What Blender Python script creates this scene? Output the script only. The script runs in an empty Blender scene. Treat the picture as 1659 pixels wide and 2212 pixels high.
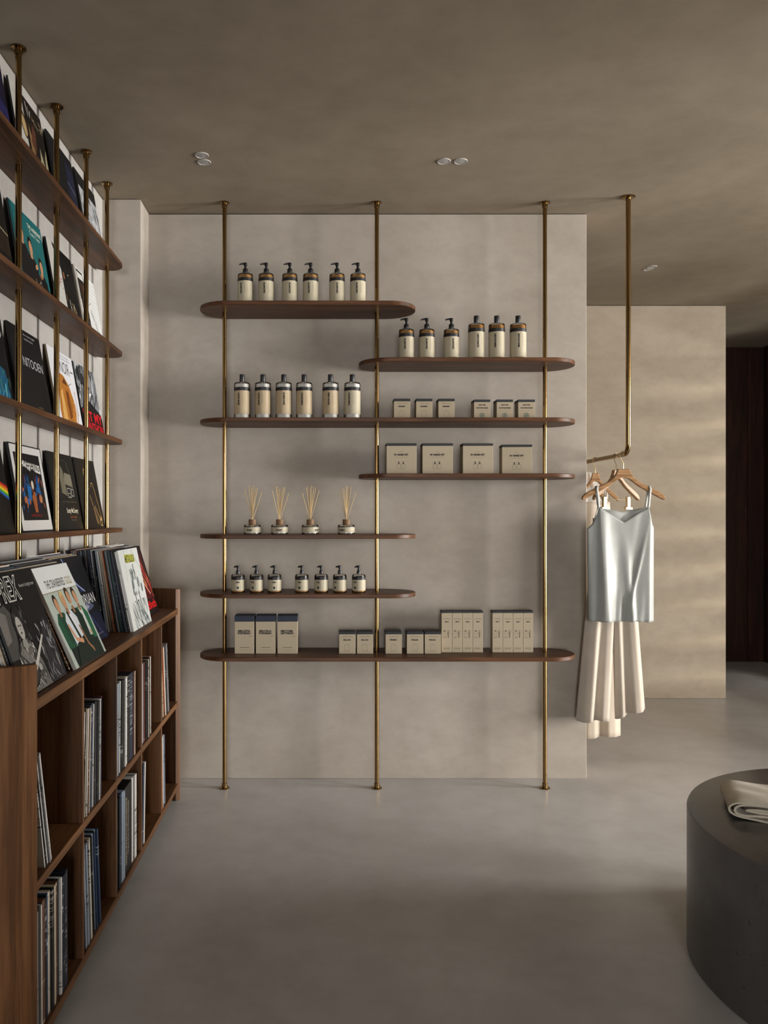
import bpy, math, random
from mathutils import Matrix, Vector

# ---------------------------------------------------------------- camera, light, exposure
SC = bpy.context.scene
COL = SC.collection
F, VX, VY = 1750.0, 698.0, 1112.0          # focal length and vanishing point, pixels of the 1659x2212 frame
CAM_H, H = 1.36, 2.913                      # eye height, ceiling height
cam = bpy.data.cameras.new('camera'); cam_o = bpy.data.objects.new('camera', cam); COL.objects.link(cam_o)
cam.sensor_fit = 'AUTO'; cam.sensor_width = 36.0; cam.lens = F / 2212 * 36
cam.shift_x = (829.5 - VX) / 2212; cam.shift_y = (VY - 1106) / 2212
cam.clip_start = 0.05
cam_o.location = (0, 0, CAM_H); cam_o.rotation_euler = (math.pi / 2, 0, 0)
SC.camera = cam_o

w = bpy.data.worlds.new('world'); SC.world = w; w.use_nodes = True
w.node_tree.nodes['Background'].inputs[0].default_value = (0.75, 0.82, 0.92, 1)
w.node_tree.nodes['Background'].inputs[1].default_value = 0.6

def area(name, loc, rot, sx, sy, power, col):
    l = bpy.data.lights.new(name, 'AREA'); l.shape = 'RECTANGLE'; l.size = sx; l.size_y = sy
    l.energy = power; l.color = col
    o = bpy.data.objects.new(name, l); COL.objects.link(o); o.location = loc; o.rotation_euler = rot
    return o
# daylight standing in the tall window of the right wall, then two added fill lamps
area('window_daylight', (8.96, 2.7, 1.45), (0, math.pi / 2, 0), 2.7, 1.5, 780, (1.0, 0.975, 0.94))
area('back_wall_fill', (8.96, 0.35, 1.45), (0, math.pi / 2, 0), 2.7, 1.65, 780, (1.0, 0.975, 0.94))  # added lamp to brighten the back wall and floor
area('front_fill', (-0.1, -6.2, 1.35), (math.pi / 2, 0, 0), 1.8, 2.0, 265, (0.98, 0.985, 1.0))  # unseen fill lamp added behind the camera; there is no shop front
sun = bpy.data.lights.new('low_sun', 'SUN'); sun.energy = 2.6; sun.angle = math.radians(3.5); sun.color = (1.0, 0.9, 0.74)
sun_o = bpy.data.objects.new('low_sun', sun); COL.objects.link(sun_o); sun_o.location = (12, 0, 3)
sun_o.rotation_euler = Vector((-4.0, 2.48, -0.22)).to_track_quat('-Z', 'Y').to_euler()

SC.view_settings.view_transform = 'Standard'; SC.view_settings.look = 'None'
SC.view_settings.gamma = 1.0; SC.view_settings.use_curve_mapping = False
SC.view_settings.exposure = -0.06
SC.cycles.use_denoising = True
SC.cycles.max_bounces = 6; SC.cycles.diffuse_bounces = 4; SC.cycles.glossy_bounces = 3; SC.cycles.transparent_max_bounces = 12
SC.cycles.adaptive_threshold = 0.03; SC.cycles.adaptive_min_samples = 16
SC.cycles.caustics_reflective = False; SC.cycles.caustics_refractive = False

# ---------------------------------------------------------------- helpers
R = random.Random(7)
PI = math.pi
def lin(c):
    if isinstance(c, str):
        c = tuple(int(c[i:i + 2], 16) / 255 for i in (0, 2, 4))
    return tuple(x / 12.92 if x <= 0.04045 else ((x + 0.055) / 1.055) ** 2.4 for x in c)
def pt(px, py, y):
    """world point seen at a pixel of the photograph, at depth y"""
    return Vector(((px - VX) * y / F, y, CAM_H - (py - VY) * y / F))
def wx(px, y): return (px - VX) * y / F
def wz(py, y): return CAM_H - (py - VY) * y / F

class MB:
    def __init__(s): s.v = []; s.f = []
    def add(s, vs, fs):
        o = len(s.v); s.v += [tuple(p) for p in vs]; s.f += [tuple(i + o for i in f) for f in fs]; return s
    def box(s, x0, x1, y0, y1, z0, z1, b=0.0):
        if b <= 0:
            vs = [(x, y, z) for x in (x0, x1) for y in (y0, y1) for z in (z0, z1)]
            return s.add(vs, [(0, 1, 3, 2), (4, 6, 7, 5), (0, 4, 5, 1), (2, 3, 7, 6), (0, 2, 6, 4), (1, 5, 7, 3)])
        out = [(x0, y0), (x1, y0), (x1, y1), (x0, y1)]
        out = [(x0 + b, y0), (x1 - b, y0), (x1, y0 + b), (x1, y1 - b), (x1 - b, y1), (x0 + b, y1), (x0, y1 - b), (x0, y0 + b)]
        return s.prism(out, z0, z1, b)
    def prism(s, out, z0, z1, b=0.0, axis='z'):
        """extrude a counter-clockwise outline, edges chamfered by b"""
        n = len(out); rings = []
        def inset(d):
            r = []
            for i in range(n):
                p0, p1, p2 = Vector(out[i - 1]), Vector(out[i]), Vector(out[(i + 1) % n])
                a = (p1 - p0); c = (p2 - p1)
                a = a.normalized() if a.length > 1e-9 else c.normalized(); c = c.normalized() if c.length > 1e-9 else a
                na, nc = Vector((-a.y, a.x)), Vector((-c.y, c.x)); m = na + nc
                m = m / max(m.length_squared, 0.3) * 2
                r.append((p1.x + m.x * d, p1.y + m.y * d))
            return r
        if b > 0:
            i2 = inset(b)
            rings = [(i2, z0), (out, z0 + b), (out, z1 - b), (i2, z1)]
        else: rings = [(out, z0), (out, z1)]
        vs = []
        for r, z in rings:
            for (x, y) in r:
                vs.append((x, y, z) if axis == 'z' else (x, -z, y) if axis == 'y' else (z, x, y))
        fs = []
        for k in range(len(rings) - 1):
            for i in range(n):
                j = (i + 1) % n
                fs.append((k * n + i, k * n + j, (k + 1) * n + j, (k + 1) * n + i))
        fs.append(tuple(range(n - 1, -1, -1))); fs.append(tuple((len(rings) - 1) * n + i for i in range(n)))
        return s.add(vs, fs)
    def lathe(s, prof, n=32, cx=0, cy=0, a0=0.0, a1=2 * PI, cap=True):
        full = abs(a1 - a0 - 2 * PI) < 1e-6; m = n if full else n + 1
        vs = []
        for (r, z) in prof:
            for i in range(m):
                a = a0 + (a1 - a0) * i / n
                vs.append((cx + r * math.cos(a), cy + r * math.sin(a), z))
        fs = []
        for k in range(len(prof) - 1):
            for i in range(n):
                j = (i + 1) % m if full else i + 1
                fs.append((k * m + i, k * m + j, (k + 1) * m + j, (k + 1) * m + i))
        if cap and full:
            if prof[0][0] > 1e-6: fs.append(tuple(range(m - 1, -1, -1)))
            if prof[-1][0] > 1e-6: fs.append(tuple((len(prof) - 1) * m + i for i in range(m)))
        return s.add(vs, fs)
    def tube(s, path, r, n=12, cap=True):
        path = [Vector(p) for p in path]; k = len(path)
        rs = r if isinstance(r, (list, tuple)) else [r] * k
        t0 = (path[1] - path[0]).normalized()
        up = Vector((0, 0, 1)) if abs(t0.z) < 0.9 else Vector((1, 0, 0))
        u = t0.cross(up).normalized(); vs = []
        for i, p in enumerate(path):
            t = (path[min(i + 1, k - 1)] - path[max(i - 1, 0)]).normalized()
            u = (u - t * u.dot(t)).normalized(); v = t.cross(u)
            for j in range(n):
                a = 2 * PI * j / n
                vs.append(p + (u * math.cos(a) + v * math.sin(a)) * rs[i])
        fs = [(i * n + j, i * n + (j + 1) % n, (i + 1) * n + (j + 1) % n, (i + 1) * n + j) for i in range(k - 1) for j in range(n)]
        if cap: fs += [tuple(range(n - 1, -1, -1)), tuple((k - 1) * n + j for j in range(n))]
        return s.add(vs, fs)
    def grid(s, fn, nu, nv, closed_u=False):
        m = nu if closed_u else nu + 1
        vs = [fn(i / nu, j / nv) for j in range(nv + 1) for i in range(m)]
        fs = []
        for j in range(nv):
            for i in range(nu):
                k = (i + 1) % m if closed_u else i + 1
                fs.append((j * m + i, j * m + k, (j + 1) * m + k, (j + 1) * m + i))
        return s.add(vs, fs)
    def mesh(s, name, mat, smooth=35):
        me = bpy.data.meshes.new(name); me.from_pydata(s.v, [], s.f); me.validate(verbose=False)
        if mat: me.materials.append(mat)
        if smooth:
            me.shade_smooth(); me.set_sharp_from_angle(angle=math.radians(smooth))
        me.update(); return me

def link(name, me, parent=None):
    o = bpy.data.objects.new(name, me); COL.objects.link(o)
    if parent: o.parent = parent
    return o
def part(name, mb, mat, parent, label=None, smooth=35):
    o = link(name, mb.mesh(name, mat, smooth), parent)
    if label: o['label'] = label
    return o
def tag(o, label, cat, group=None):
    o['label'] = label; o['category'] = cat
    if group: o['group'] = group
    return o
def thing(name, label, cat, loc=(0, 0, 0), rz=0.0, group=None):
    o = bpy.data.objects.new(name, None); COL.objects.link(o); o.empty_display_size = 0.05
    o.location = loc; o.rotation_euler = (0, 0, rz)
    return tag(o, label, cat, group)
def struct(name, mb, mat, parent=None, smooth=35):
    o = link(name, mb.mesh(name, mat, smooth), parent)
    if not parent: o['kind'] = 'structure'
    return o

# ---------------------------------------------------------------- materials
def new_mat(name):
    m = bpy.data.materials.new(name); m.use_nodes = True
    nt = m.node_tree; b = nt.nodes['Principled BSDF']
    return m, nt, b
def plain(name, col, rough=0.6, metal=0.0, **kw):
    m, nt, b = new_mat(name)
    b.inputs['Base Color'].default_value = (*lin(col), 1); b.inputs['Roughness'].default_value = rough
    b.inputs['Metallic'].default_value = metal
    for k, v in kw.items(): b.inputs[k].default_value = v
    return m
def coords(nt, scale, kind='Object', rot=(0, 0, 0)):
    tc = nt.nodes.new('ShaderNodeTexCoord'); mp = nt.nodes.new('ShaderNodeMapping')
    mp.inputs['Scale'].default_value = scale; mp.inputs['Rotation'].default_value = rot
    nt.links.new(tc.outputs[kind], mp.inputs[0]); return mp.outputs[0]
def noise(nt, vec, scale, detail=4, rough=0.55, dist=0.0):
    n = nt.nodes.new('ShaderNodeTexNoise'); n.inputs['Scale'].default_value = scale; n.inputs['Detail'].default_value = detail
    n.inputs['Roughness'].default_value = rough; n.inputs['Distortion'].default_value = dist
    nt.links.new(vec, n.inputs['Vector']); return n.outputs['Fac']
def ramp(nt, fac, stops):
    r = nt.nodes.new('ShaderNodeValToRGB'); e = r.color_ramp.elements
    e[0].position, e[1].position = stops[0][0], stops[-1][0]
    e[0].color, e[1].color = (*lin(stops[0][1]), 1), (*lin(stops[-1][1]), 1)
    for p, c in stops[1:-1]:
        k = e.new(p); k.color = (*lin(c), 1)
    nt.links.new(fac, r.inputs[0]); return r.outputs[0]
def mix(nt, fac, a, b, mode='MIX'):
    n = nt.nodes.new('ShaderNodeMix'); n.data_type = 'RGBA'; n.blend_type = mode
    for sock, val in ((n.inputs[0], fac), (n.inputs[6], a), (n.inputs[7], b)):
        if hasattr(val, 'is_linked'): nt.links.new(val, sock)
        elif isinstance(val, (int, float)): sock.default_value = val
        else: sock.default_value = (*val, 1)
    return n.outputs[2]
def bump(nt, b, h, strength, dist=0.01):
    n = nt.nodes.new('ShaderNodeBump'); n.inputs['Strength'].default_value = strength; n.inputs['Distance'].default_value = dist
    nt.links.new(h, n.inputs['Height']); nt.links.new(n.outputs[0], b.inputs['Normal'])

def plaster(name, dark, mid, light, rough=0.85, scale=1.0, spec=0.25):
    m, nt, b = new_mat(name)
    v = coords(nt, (1, 1, 1))
    big = noise(nt, v, 1.3 * scale, 4, 0.6, 0.4)
    c = ramp(nt, big, [(0.3, dark), (0.5, mid), (0.72, light)])
    fine = noise(nt, coords(nt, (1, 1, 1.6)), 8.0 * scale, 5, 0.65, 0.15)
    fc = ramp(nt, fine, [(0.3, 'dcd9d5'), (0.6, 'ffffff')])
    c2 = mix(nt, 0.4, c, fc, 'MULTIPLY')
    nt.links.new(c2, b.inputs['Base Color'])
    b.inputs['Roughness'].default_value = rough; b.inputs['Specular IOR Level'].default_value = spec
    return m
def wood(name, axis, dark, mid, light, rough=0.5):
    m, nt, b = new_mat(name)
    sc = [9.0, 9.0, 9.0]; sc['xyz'.index(axis)] = 0.7
    v = coords(nt, sc)
    a = noise(nt, v, 1.6, 6, 0.6, 1.2)
    sc2 = [90.0, 90.0, 90.0]; sc2['xyz'.index(axis)] = 2.5
    f = noise(nt, coords(nt, sc2), 1.0, 4, 0.6, 0.3)
    c = ramp(nt, a, [(0.28, dark), (0.5, mid), (0.74, light)])
    fc = ramp(nt, f, [(0.35, '8a8078'), (0.62, 'ffffff')])
    nt.links.new(mix(nt, 0.6, c, fc, 'MULTIPLY'), b.inputs['Base Color'])
    b.inputs['Roughness'].default_value = rough; b.inputs['Specular IOR Level'].default_value = 0.25
    bump(nt, b, f, 0.08, 0.002)
    return m

M = {}
M['wall'] = plaster('limewash_wall', '9f968b', 'a89f94', 'b1a99f')
M['wall_white'] = plaster('white_limewash', 'a5a19c', 'b0aca7', 'bab6b1')
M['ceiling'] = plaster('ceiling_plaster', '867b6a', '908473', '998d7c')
M['alcove'] = plaster('alcove_plaster', 'aea290', 'b3a795', 'b9ad9c')
M['floor'] = plaster('microcement_floor', 'b0adab', 'bcbab8', 'c6c4c3', rough=0.34, scale=0.9, spec=0.5)
M['dark_wood_panel'] = wood('dark_panel_wood', 'z', '1d110c', '301a12', '4a281b', 0.5)
for ax in 'xyz': M['walnut_' + ax] = wood('walnut_' + ax, ax, '38230f', '58371f', '714b2f', 0.45)
for ax in 'xyz': M['oak_' + ax] = wood('walnut_cabinet_' + ax, ax, '452c18', '694629', '815b3a', 0.5)
M['brass'] = plain('brushed_brass', '8c7149', 0.16, 1.0)
M['brass_wire'] = plain('pale_brass_wire', 'b8a47e', 0.28, 1.0)
M['black_plastic'] = plain('black_plastic', '0c0d0f', 0.4)
M['navy_board'] = plain('navy_card', '161f31', 0.65)
M['charcoal_board'] = plain('charcoal_card', '1b1e22', 0.65)
M['cream_board'] = plain('cream_card', 'a4978083'[:6], 0.7)
M['cream_board2'] = plain('warm_cream_card', 'a5977f', 0.7)
M['label_paper'] = plain('label_paper', 'b3a990', 0.55)
M['label_paper_warm'] = plain('label_paper_warm', 'b09d7e', 0.55)
M['band'] = plain('label_band', '0c0b0d', 0.5)
M['hanger_wood'] = wood('hanger_beech', 'x', '9a754e', 'b08860', 'c09a72', 0.4)
M['collar_wood'] = wood('collar_wood', 'z', '6f543c', '8b6c4f', '9d7d5e', 0.6)
M['reed'] = plain('rattan_reed', 'c7aa77', 0.7)
M['light_rim'] = plain('light_rim', 'b0ada8', 0.3, 0.0)
M['light_lens'] = plain('light_lens', 'a8a5a2', 0.3)
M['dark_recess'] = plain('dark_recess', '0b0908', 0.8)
M['window_frame'] = plain('window_frame', '2a2521', 0.5)

def glass(name, tint, alpha):
    m, nt, b = new_mat(name)
    nt.nodes.remove(b)
    out = nt.nodes['Material Output']
    tr = nt.nodes.new('ShaderNodeBsdfTransparent'); tr.inputs[0].default_value = (*tint, 1)
    gl = nt.nodes.new('ShaderNodeBsdfGlossy'); gl.inputs['Roughness'].default_value = 0.06
    fr = nt.nodes.new('ShaderNodeFresnel'); fr.inputs[0].default_value = 1.3
    mm = nt.nodes.new('ShaderNodeMath'); mm.operation = 'ADD'; mm.inputs[1].default_value = alpha
    ms = nt.nodes.new('ShaderNodeMixShader')
    nt.links.new(fr.outputs[0], mm.inputs[0]); nt.links.new(mm.outputs[0], ms.inputs[0])
    nt.links.new(tr.outputs[0], ms.inputs[1]); nt.links.new(gl.outputs[0], ms.inputs[2]); nt.links.new(ms.outputs[0], out.inputs[0])
    return m
M['glass'] = glass('clear_glass', (0.98, 0.98, 0.97), 0.0)
def liquid(name, col, trans):
    m, nt, b = new_mat(name)
    out = nt.nodes['Material Output']
    b.inputs['Base Color'].default_value = (*lin(col), 1); b.inputs['Roughness'].default_value = 0.1
    tr = nt.nodes.new('ShaderNodeBsdfTransparent'); tr.inputs[0].default_value = (*lin(col), 1)
    ms = nt.nodes.new('ShaderNodeMixShader'); ms.inputs[0].default_value = 1 - trans
    nt.links.new(tr.outputs[0], ms.inputs[1]); nt.links.new(b.outputs[0], ms.inputs[2]); nt.links.new(ms.outputs[0], out.inputs[0])
    return m
M['amber'] = liquid('amber_liquid', 'b98a54', 0.25)
M['amber_red'] = liquid('red_amber_liquid', 'ad7a45', 0.25)
M['clear'] = liquid('clear_liquid', 'efece6', 0.18)

def fabric(name, col, sheen=0.3, rough=0.55, weave=900, spec=0.3):
    m, nt, b = new_mat(name)
    v = coords(nt, (1, 1, 1))
    n = noise(nt, v, 9, 5, 0.6)
    c = mix(nt, 0.25, lin(col), ramp(nt, n, [(0.3, 'b9b9b9'), (0.7, 'ffffff')]), 'MULTIPLY')
    nt.links.new(c, b.inputs['Base Color']); b.inputs['Roughness'].default_value = rough
    b.inputs['Sheen Weight'].default_value = sheen; b.inputs['Specular IOR Level'].default_value = spec
    bump(nt, b, noise(nt, v, weave, 2), 0.04, 0.001)
    return m
M['satin'] = fabric('sage_satin', 'a2a5a0', 0.2, 0.46, 700, 0.45)
M['cream_cloth'] = fabric('cream_crepe', 'c3b7a8', 0.2, 0.75, 900)
M['cotton'] = fabric('folded_cotton', 'c6bda9', 0.2, 0.8, 500)

def sheer(name, col, a):
    m, nt, b = new_mat(name)
    b.inputs['Base Color'].default_value = (*lin(col), 1); b.inputs['Roughness'].default_value = 0.4
    b.inputs['Alpha'].default_value = a; return m
M['sheer'] = sheer('sheer_film', 'd8d4cc', 0.35)

def concrete(name):
    m, nt, b = new_mat(name)
    v = coords(nt, (1, 1, 1))
    n1 = noise(nt, v, 2.6, 8, 0.62, 0.5)
    c = ramp(nt, n1, [(0.3, '403e3c'), (0.5, '4f4c4a'), (0.7, '605d5a')])
    pores = noise(nt, v, 60, 3, 0.5)
    pc = ramp(nt, pores, [(0.26, '1a1a1a'), (0.33, 'ffffff')])
    c = mix(nt, 0.8, c, pc, 'MULTIPLY')
    st = noise(nt, coords(nt, (1, 1, 0.35)), 4.2, 6, 0.7, 1.5)
    c = mix(nt, 0.7, c, ramp(nt, st, [(0.3, '4a4846'), (0.42, 'ffffff')]), 'MULTIPLY')
    nt.links.new(c, b.inputs['Base Color']); b.inputs['Roughness'].default_value = 0.32; b.inputs['Specular IOR Level'].default_value = 0.6
    bump(nt, b, pores, 0.1, 0.003)
    return m
M['concrete'] = concrete('dark_cast_concrete')

def print_mat():
    m, nt, b = new_mat('printed_ink')
    a = nt.nodes.new('ShaderNodeAttribute'); a.attribute_name = 'Col'
    n = noise(nt, coords(nt, (1, 1, 1)), 38, 6, 0.7, 1.0)
    r = ramp(nt, n, [(0.36, '000000'), (0.66, 'ffffff')])
    mm = nt.nodes.new('ShaderNodeMath'); mm.operation = 'SUBTRACT'; mm.inputs[0].default_value = 1.0
    nt.links.new(a.outputs['Alpha'], mm.inputs[1])
    c = mix(nt, mm.outputs[0], a.outputs['Color'], mix(nt, 1.0, a.outputs['Color'], r, 'MULTIPLY'))
    nt.links.new(c, b.inputs['Base Color']); b.inputs['Roughness'].default_value = 0.5
    b.inputs['Specular IOR Level'].default_value = 0.2
    return m
M['print'] = print_mat()
_paper = {}
def paper(col, rough=0.5):
    if col not in _paper: _paper[col] = plain('sleeve_card_' + col, col, rough)
    return _paper[col]
_spine = {}
def spine_mat(col, ink, flat=False):
    """sleeve card with small printed marks along the spine"""
    k = (col, ink, flat)
    if k not in _spine:
        m, nt, b = new_mat('sleeve_%s_%s' % k[:2])
        oi = nt.nodes.new('ShaderNodeObjectInfo'); vm = nt.nodes.new('ShaderNodeVectorMath'); vm.operation = 'MULTIPLY_ADD'
        nt.links.new(oi.outputs['Random'], vm.inputs[0]); vm.inputs[1].default_value = (37.0, 91.0, 53.0)
        tc = nt.nodes.new('ShaderNodeTexCoord'); nt.links.new(tc.outputs['Object'], vm.inputs[2])
        def stretched(sc):
            mp = nt.nodes.new('ShaderNodeMapping'); mp.inputs['Scale'].default_value = sc
            nt.links.new(vm.outputs[0], mp.inputs[0]); return mp.outputs[0]
        n = noise(nt, stretched((0.1, 60.0, 60.0) if flat else (0.1, 1.0, 60.0)), 3.0, 3, 0.6)
        n2 = noise(nt, stretched((0.1, 7.0, 7.0) if flat else (0.1, 0.6, 7.0)), 1.3, 1, 0.5)
        g = nt.nodes.new('ShaderNodeMath'); g.operation = 'MULTIPLY'
        r1 = nt.nodes.new('ShaderNodeMapRange'); r1.inputs[1].default_value = 0.52; r1.inputs[2].default_value = 0.62
        r2 = nt.nodes.new('ShaderNodeMapRange'); r2.inputs[1].default_value = 0.58; r2.inputs[2].default_value = 0.62
        nt.links.new(n, r1.inputs[0]); nt.links.new(n2, r2.inputs[0])
        nt.links.new(r1.outputs[0], g.inputs[0]); nt.links.new(r2.outputs[0], g.inputs[1])
        nt.links.new(mix(nt, g.outputs[0], lin(col), lin(ink)), b.inputs['Base Color'])
        b.inputs['Roughness'].default_value = 0.5; _spine[k] = m
    return _spine[k]

# ---------------------------------------------------------------- flat print (lettering and cover artwork)
_txt = {}; _box = {}
def text_mesh(s, off=0.0):
    k = (s, off)
    if k not in _txt:
        c = bpy.data.curves.new('t', 'FONT'); c.body = s; c.size = 1.0; c.offset = off; c.resolution_u = 3
        o = bpy.data.objects.new('t', c); COL.objects.link(o)
        bpy.context.view_layer.update()
        me = bpy.data.meshes.new_from_object(o)
        vs = [(v.co.x, v.co.y) for v in me.vertices]; fs = [tuple(p.vertices) for p in me.polygons]
        bpy.data.objects.remove(o); bpy.data.curves.remove(c); bpy.data.meshes.remove(me)
        if off == 0.0:
            _box[s] = (min(v[0] for v in vs), max(v[0] for v in vs), min(v[1] for v in vs), max(v[1] for v in vs))
        elif s not in _box: text_mesh(s, 0.0)
        x0, x1, y0, y1 = _box[s]
        _txt[k] = ([((x - x0) / (x1 - x0), (y - y0) / (y1 - y0)) for x, y in vs], fs)
    return _txt[k]
class Print:
    def __init__(s): s.v = []; s.f = []; s.c = []; s.layer = 0
    def _add(s, pts, faces, col, mott=0.0):
        o = len(s.v); s.layer += 1
        s.v += [(x, y, s.layer) for x, y in pts]; s.f += [tuple(i + o for i in f) for f in faces]
        s.c += [(*lin(col), 1.0 - mott)] * len(pts)
    def draw(s, shapes):
        for sh in shapes:
            k = sh[0]
            if k == 'r':
                x0, y0, x1, y1 = sh[1:5]
                s._add([(x0, y0), (x1, y0), (x1, y1), (x0, y1)], [(0, 1, 2, 3)], sh[5], sh[6] if len(sh) > 6 else 0)
            elif k == 'e':
                cx, cy, rx, ry = sh[1:5]; ro = sh[7] if len(sh) > 7 else 0
                p = []
                for i in range(24):
                    a = 2 * PI * i / 24; x, y = rx * math.cos(a), ry * math.sin(a)
                    p.append((cx + x * math.cos(ro) - y * math.sin(ro), cy + x * math.sin(ro) + y * math.cos(ro)))
                s._add(p, [tuple(range(24))], sh[5], sh[6] if len(sh) > 6 else 0)
            elif k == 'p':
                s._add(sh[1], [tuple(range(len(sh[1])))], sh[2], sh[3] if len(sh) > 3 else 0)
            elif k == 'l':
                pts = [Vector(q) for q in sh[1]]; wd = sh[2] / 2; vs = []; n = len(pts)
                for i, q in enumerate(pts):
                    t = (pts[min(i + 1, n - 1)] - pts[max(i - 1, 0)]).normalized(); nn = Vector((-t.y, t.x)) * wd
                    vs += [(q.x + nn.x, q.y + nn.y), (q.x - nn.x, q.y - nn.y)]
                s._add(vs, [(2 * i, 2 * i + 1, 2 * i + 3, 2 * i + 2) for i in range(n - 1)], sh[3])
            elif k == 'o':                     # rectangle outline
                x0, y0, x1, y1, wd, col = sh[1:7]
                for q in ((x0, y0, x1, y0 + wd), (x0, y1 - wd, x1, y1), (x0, y0, x0 + wd, y1), (x1 - wd, y0, x1, y1)):
                    s._add([(q[0], q[1]), (q[2], q[1]), (q[2], q[3]), (q[0], q[3])], [(0, 1, 2, 3)], col); s.layer -= 1
                s.layer += 1
            elif k in 'tv':                    # text in a box; v: turned to read downwards
                x0, y0, x1, y1 = sh[2:6]; vs, fs = text_mesh(sh[1], sh[7] if len(sh) > 7 else 0.0)
                if k == 't': p = [(x0 + (x1 - x0) * a, y0 + (y1 - y0) * b) for a, b in vs]
                else: p = [(x0 + (x1 - x0) * b, y1 - (y1 - y0) * a) for a, b in vs]
                s._add(p, fs, sh[6])
            elif k == 's':                     # seeded brush strokes
                _, seed, n, x0, y0, x1, y1, cols, ln, wd, ang = sh; r = random.Random(seed)
                for i in range(n):
                    cx, cy = r.uniform(x0, x1), r.uniform(y0, y1); a = ang + r.gauss(0, 0.35); L = ln * r.uniform(0.4, 1.3); W = wd * r.uniform(0.4, 1.4)
                    d = Vector((math.cos(a), math.sin(a))); q = Vector((-d.y, d.x))
                    p = [Vector((cx, cy)) + d * L * u + q * W * v for u, v in ((-.5, 0), (-.2, -.5), (.3, -.4), (.5, 0), (.2, .5), (-.3, .4))]
                    p = [(min(max(t.x, x0), x1), min(max(t.y, y0), y1)) for t in p]
                    s._add(p, [tuple(range(6))], r.choice(cols)); s.layer -= 0.8
                s.layer += 1
        return s
    def build(s, name, parent, place, label=None):
        """place(x, y, lift) gives the local position on the printed surface"""
        me = bpy.data.meshes.new(name)
        me.from_pydata([tuple(place(x, y, 0.0003 + 0.00004 * l)) for x, y, l in s.v], [], s.f)
        at = me.color_attributes.new('Col', 'FLOAT_COLOR', 'POINT')
        for i, c in enumerate(s.c): at.data[i].color = c
        me.materials.append(M['print']); me.update()
        o = link(name, me, parent)
        if label: o['label'] = label
        return o

# ---------------------------------------------------------------- the room
G = 0.004                                   # shadow gap under the ceiling
XL, YB = -1.085, 4.176                      # left wall face, back wall face
struct('floor', MB().box(-1.4, 9.4, -6.6, 8.0, -0.12, 0), M['floor'])
struct('ceiling', MB().box(-1.4, 9.4, -6.6, 8.0, H, H + 0.12), M['ceiling'])
struct('wall_left', MB().box(-1.3, XL, -6.5, 6.0, 0, H - G), M['wall_white'])
struct('wall_pier', MB().box(XL, -0.898, 3.982, YB, 0, H - G), M['wall'])
struct('wall_back', MB().box(XL, 1.358, YB, 4.376, 0, H - G, 0.002), M['wall'])
struct('wall_alcove', MB().box(XL, 2.983, 6.0, 6.2, 0, H - G, 0.003), M['alcove'])
o = struct('wall_far', MB().box(2.0, 4.25, 7.56, 7.7, 0, H), M['dark_recess'])
for i in range(9):                          # upright boards of the dark wall
    x0 = 2.05 + i * 0.235
    struct('plank', MB().box(x0 + 0.002, min(x0 + 0.233, 4.08), 7.5, 7.56, 0.0, H - G, 0.002), M['dark_wood_panel'], o)
struct('wall_far_side', MB().box(4.08, 4.25, 6.6, 7.56, 0, H), M['dark_wood_panel'])
scr = struct('added_light_screen', MB().box(4.09, 4.15, 3.75, 3.81, 0, H).box(4.09, 4.15, 6.54, 6.6, 0, H), M['window_frame'])
for k in range(11):                         # louvres of an unseen screen added to dim window light in the alcove
    z = 0.02 + 0.265 * k
    struct('slat', MB().box(4.11, 4.13, 3.81, 6.54, z, min(z + 0.17, H)), M['window_frame'], scr)
struct('wall_right_return', MB().box(4.25, 9.2, 6.6, 6.75, 0, H), M['wall'])
WZ0, WZ1 = 0.08, 2.82
WIN = ((1.9, 3.5), (-0.5, 1.2))  # second opening is added to go with the back-wall fill lamp
wr = MB()
for y0, y1 in ((-1.0, -0.5), (1.2, 1.9), (3.5, 6.6)): wr.box(9.0, 9.2, y0, y1, 0, H)
for y0, y1 in WIN: wr.box(9.0, 9.2, y0, y1, 0, WZ0).box(9.0, 9.2, y0, y1, WZ1, H)
struct('wall_right', wr, M['wall'])
struct('wall_near_blocker', MB().box(3.0, 3.2, -6.5, 2.12, 0, H), M['wall'])  # unseen wall placed to keep window light off the near floor
struct('wall_right_back', MB().box(3.2, 9.2, -1.15, -1.0, 0, H), M['wall'])
struct('wall_front', MB().box(-1.3, 3.2, -6.6, -6.45, 0, H), M['wall'])
for n, (y0, y1) in enumerate(WIN):
    wf = MB()
    for yy in (y0, y1 - 0.04): wf.box(9.04, 9.1, yy, yy + 0.04, WZ0, WZ1)
    for zz in (WZ0, WZ1 - 0.04): wf.box(9.04, 9.1, y0, y1, zz, zz + 0.04)
    win = struct('window_%d' % (n + 1), wf, M['window_frame'])
    for k in range(10):
        z = WZ0 + 0.10 + 0.265 * k
        struct('slat', MB().box(9.06, 9.075, y0 + 0.04, y1 - 0.04, z, z + 0.10), M['window_frame'], win)

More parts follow.
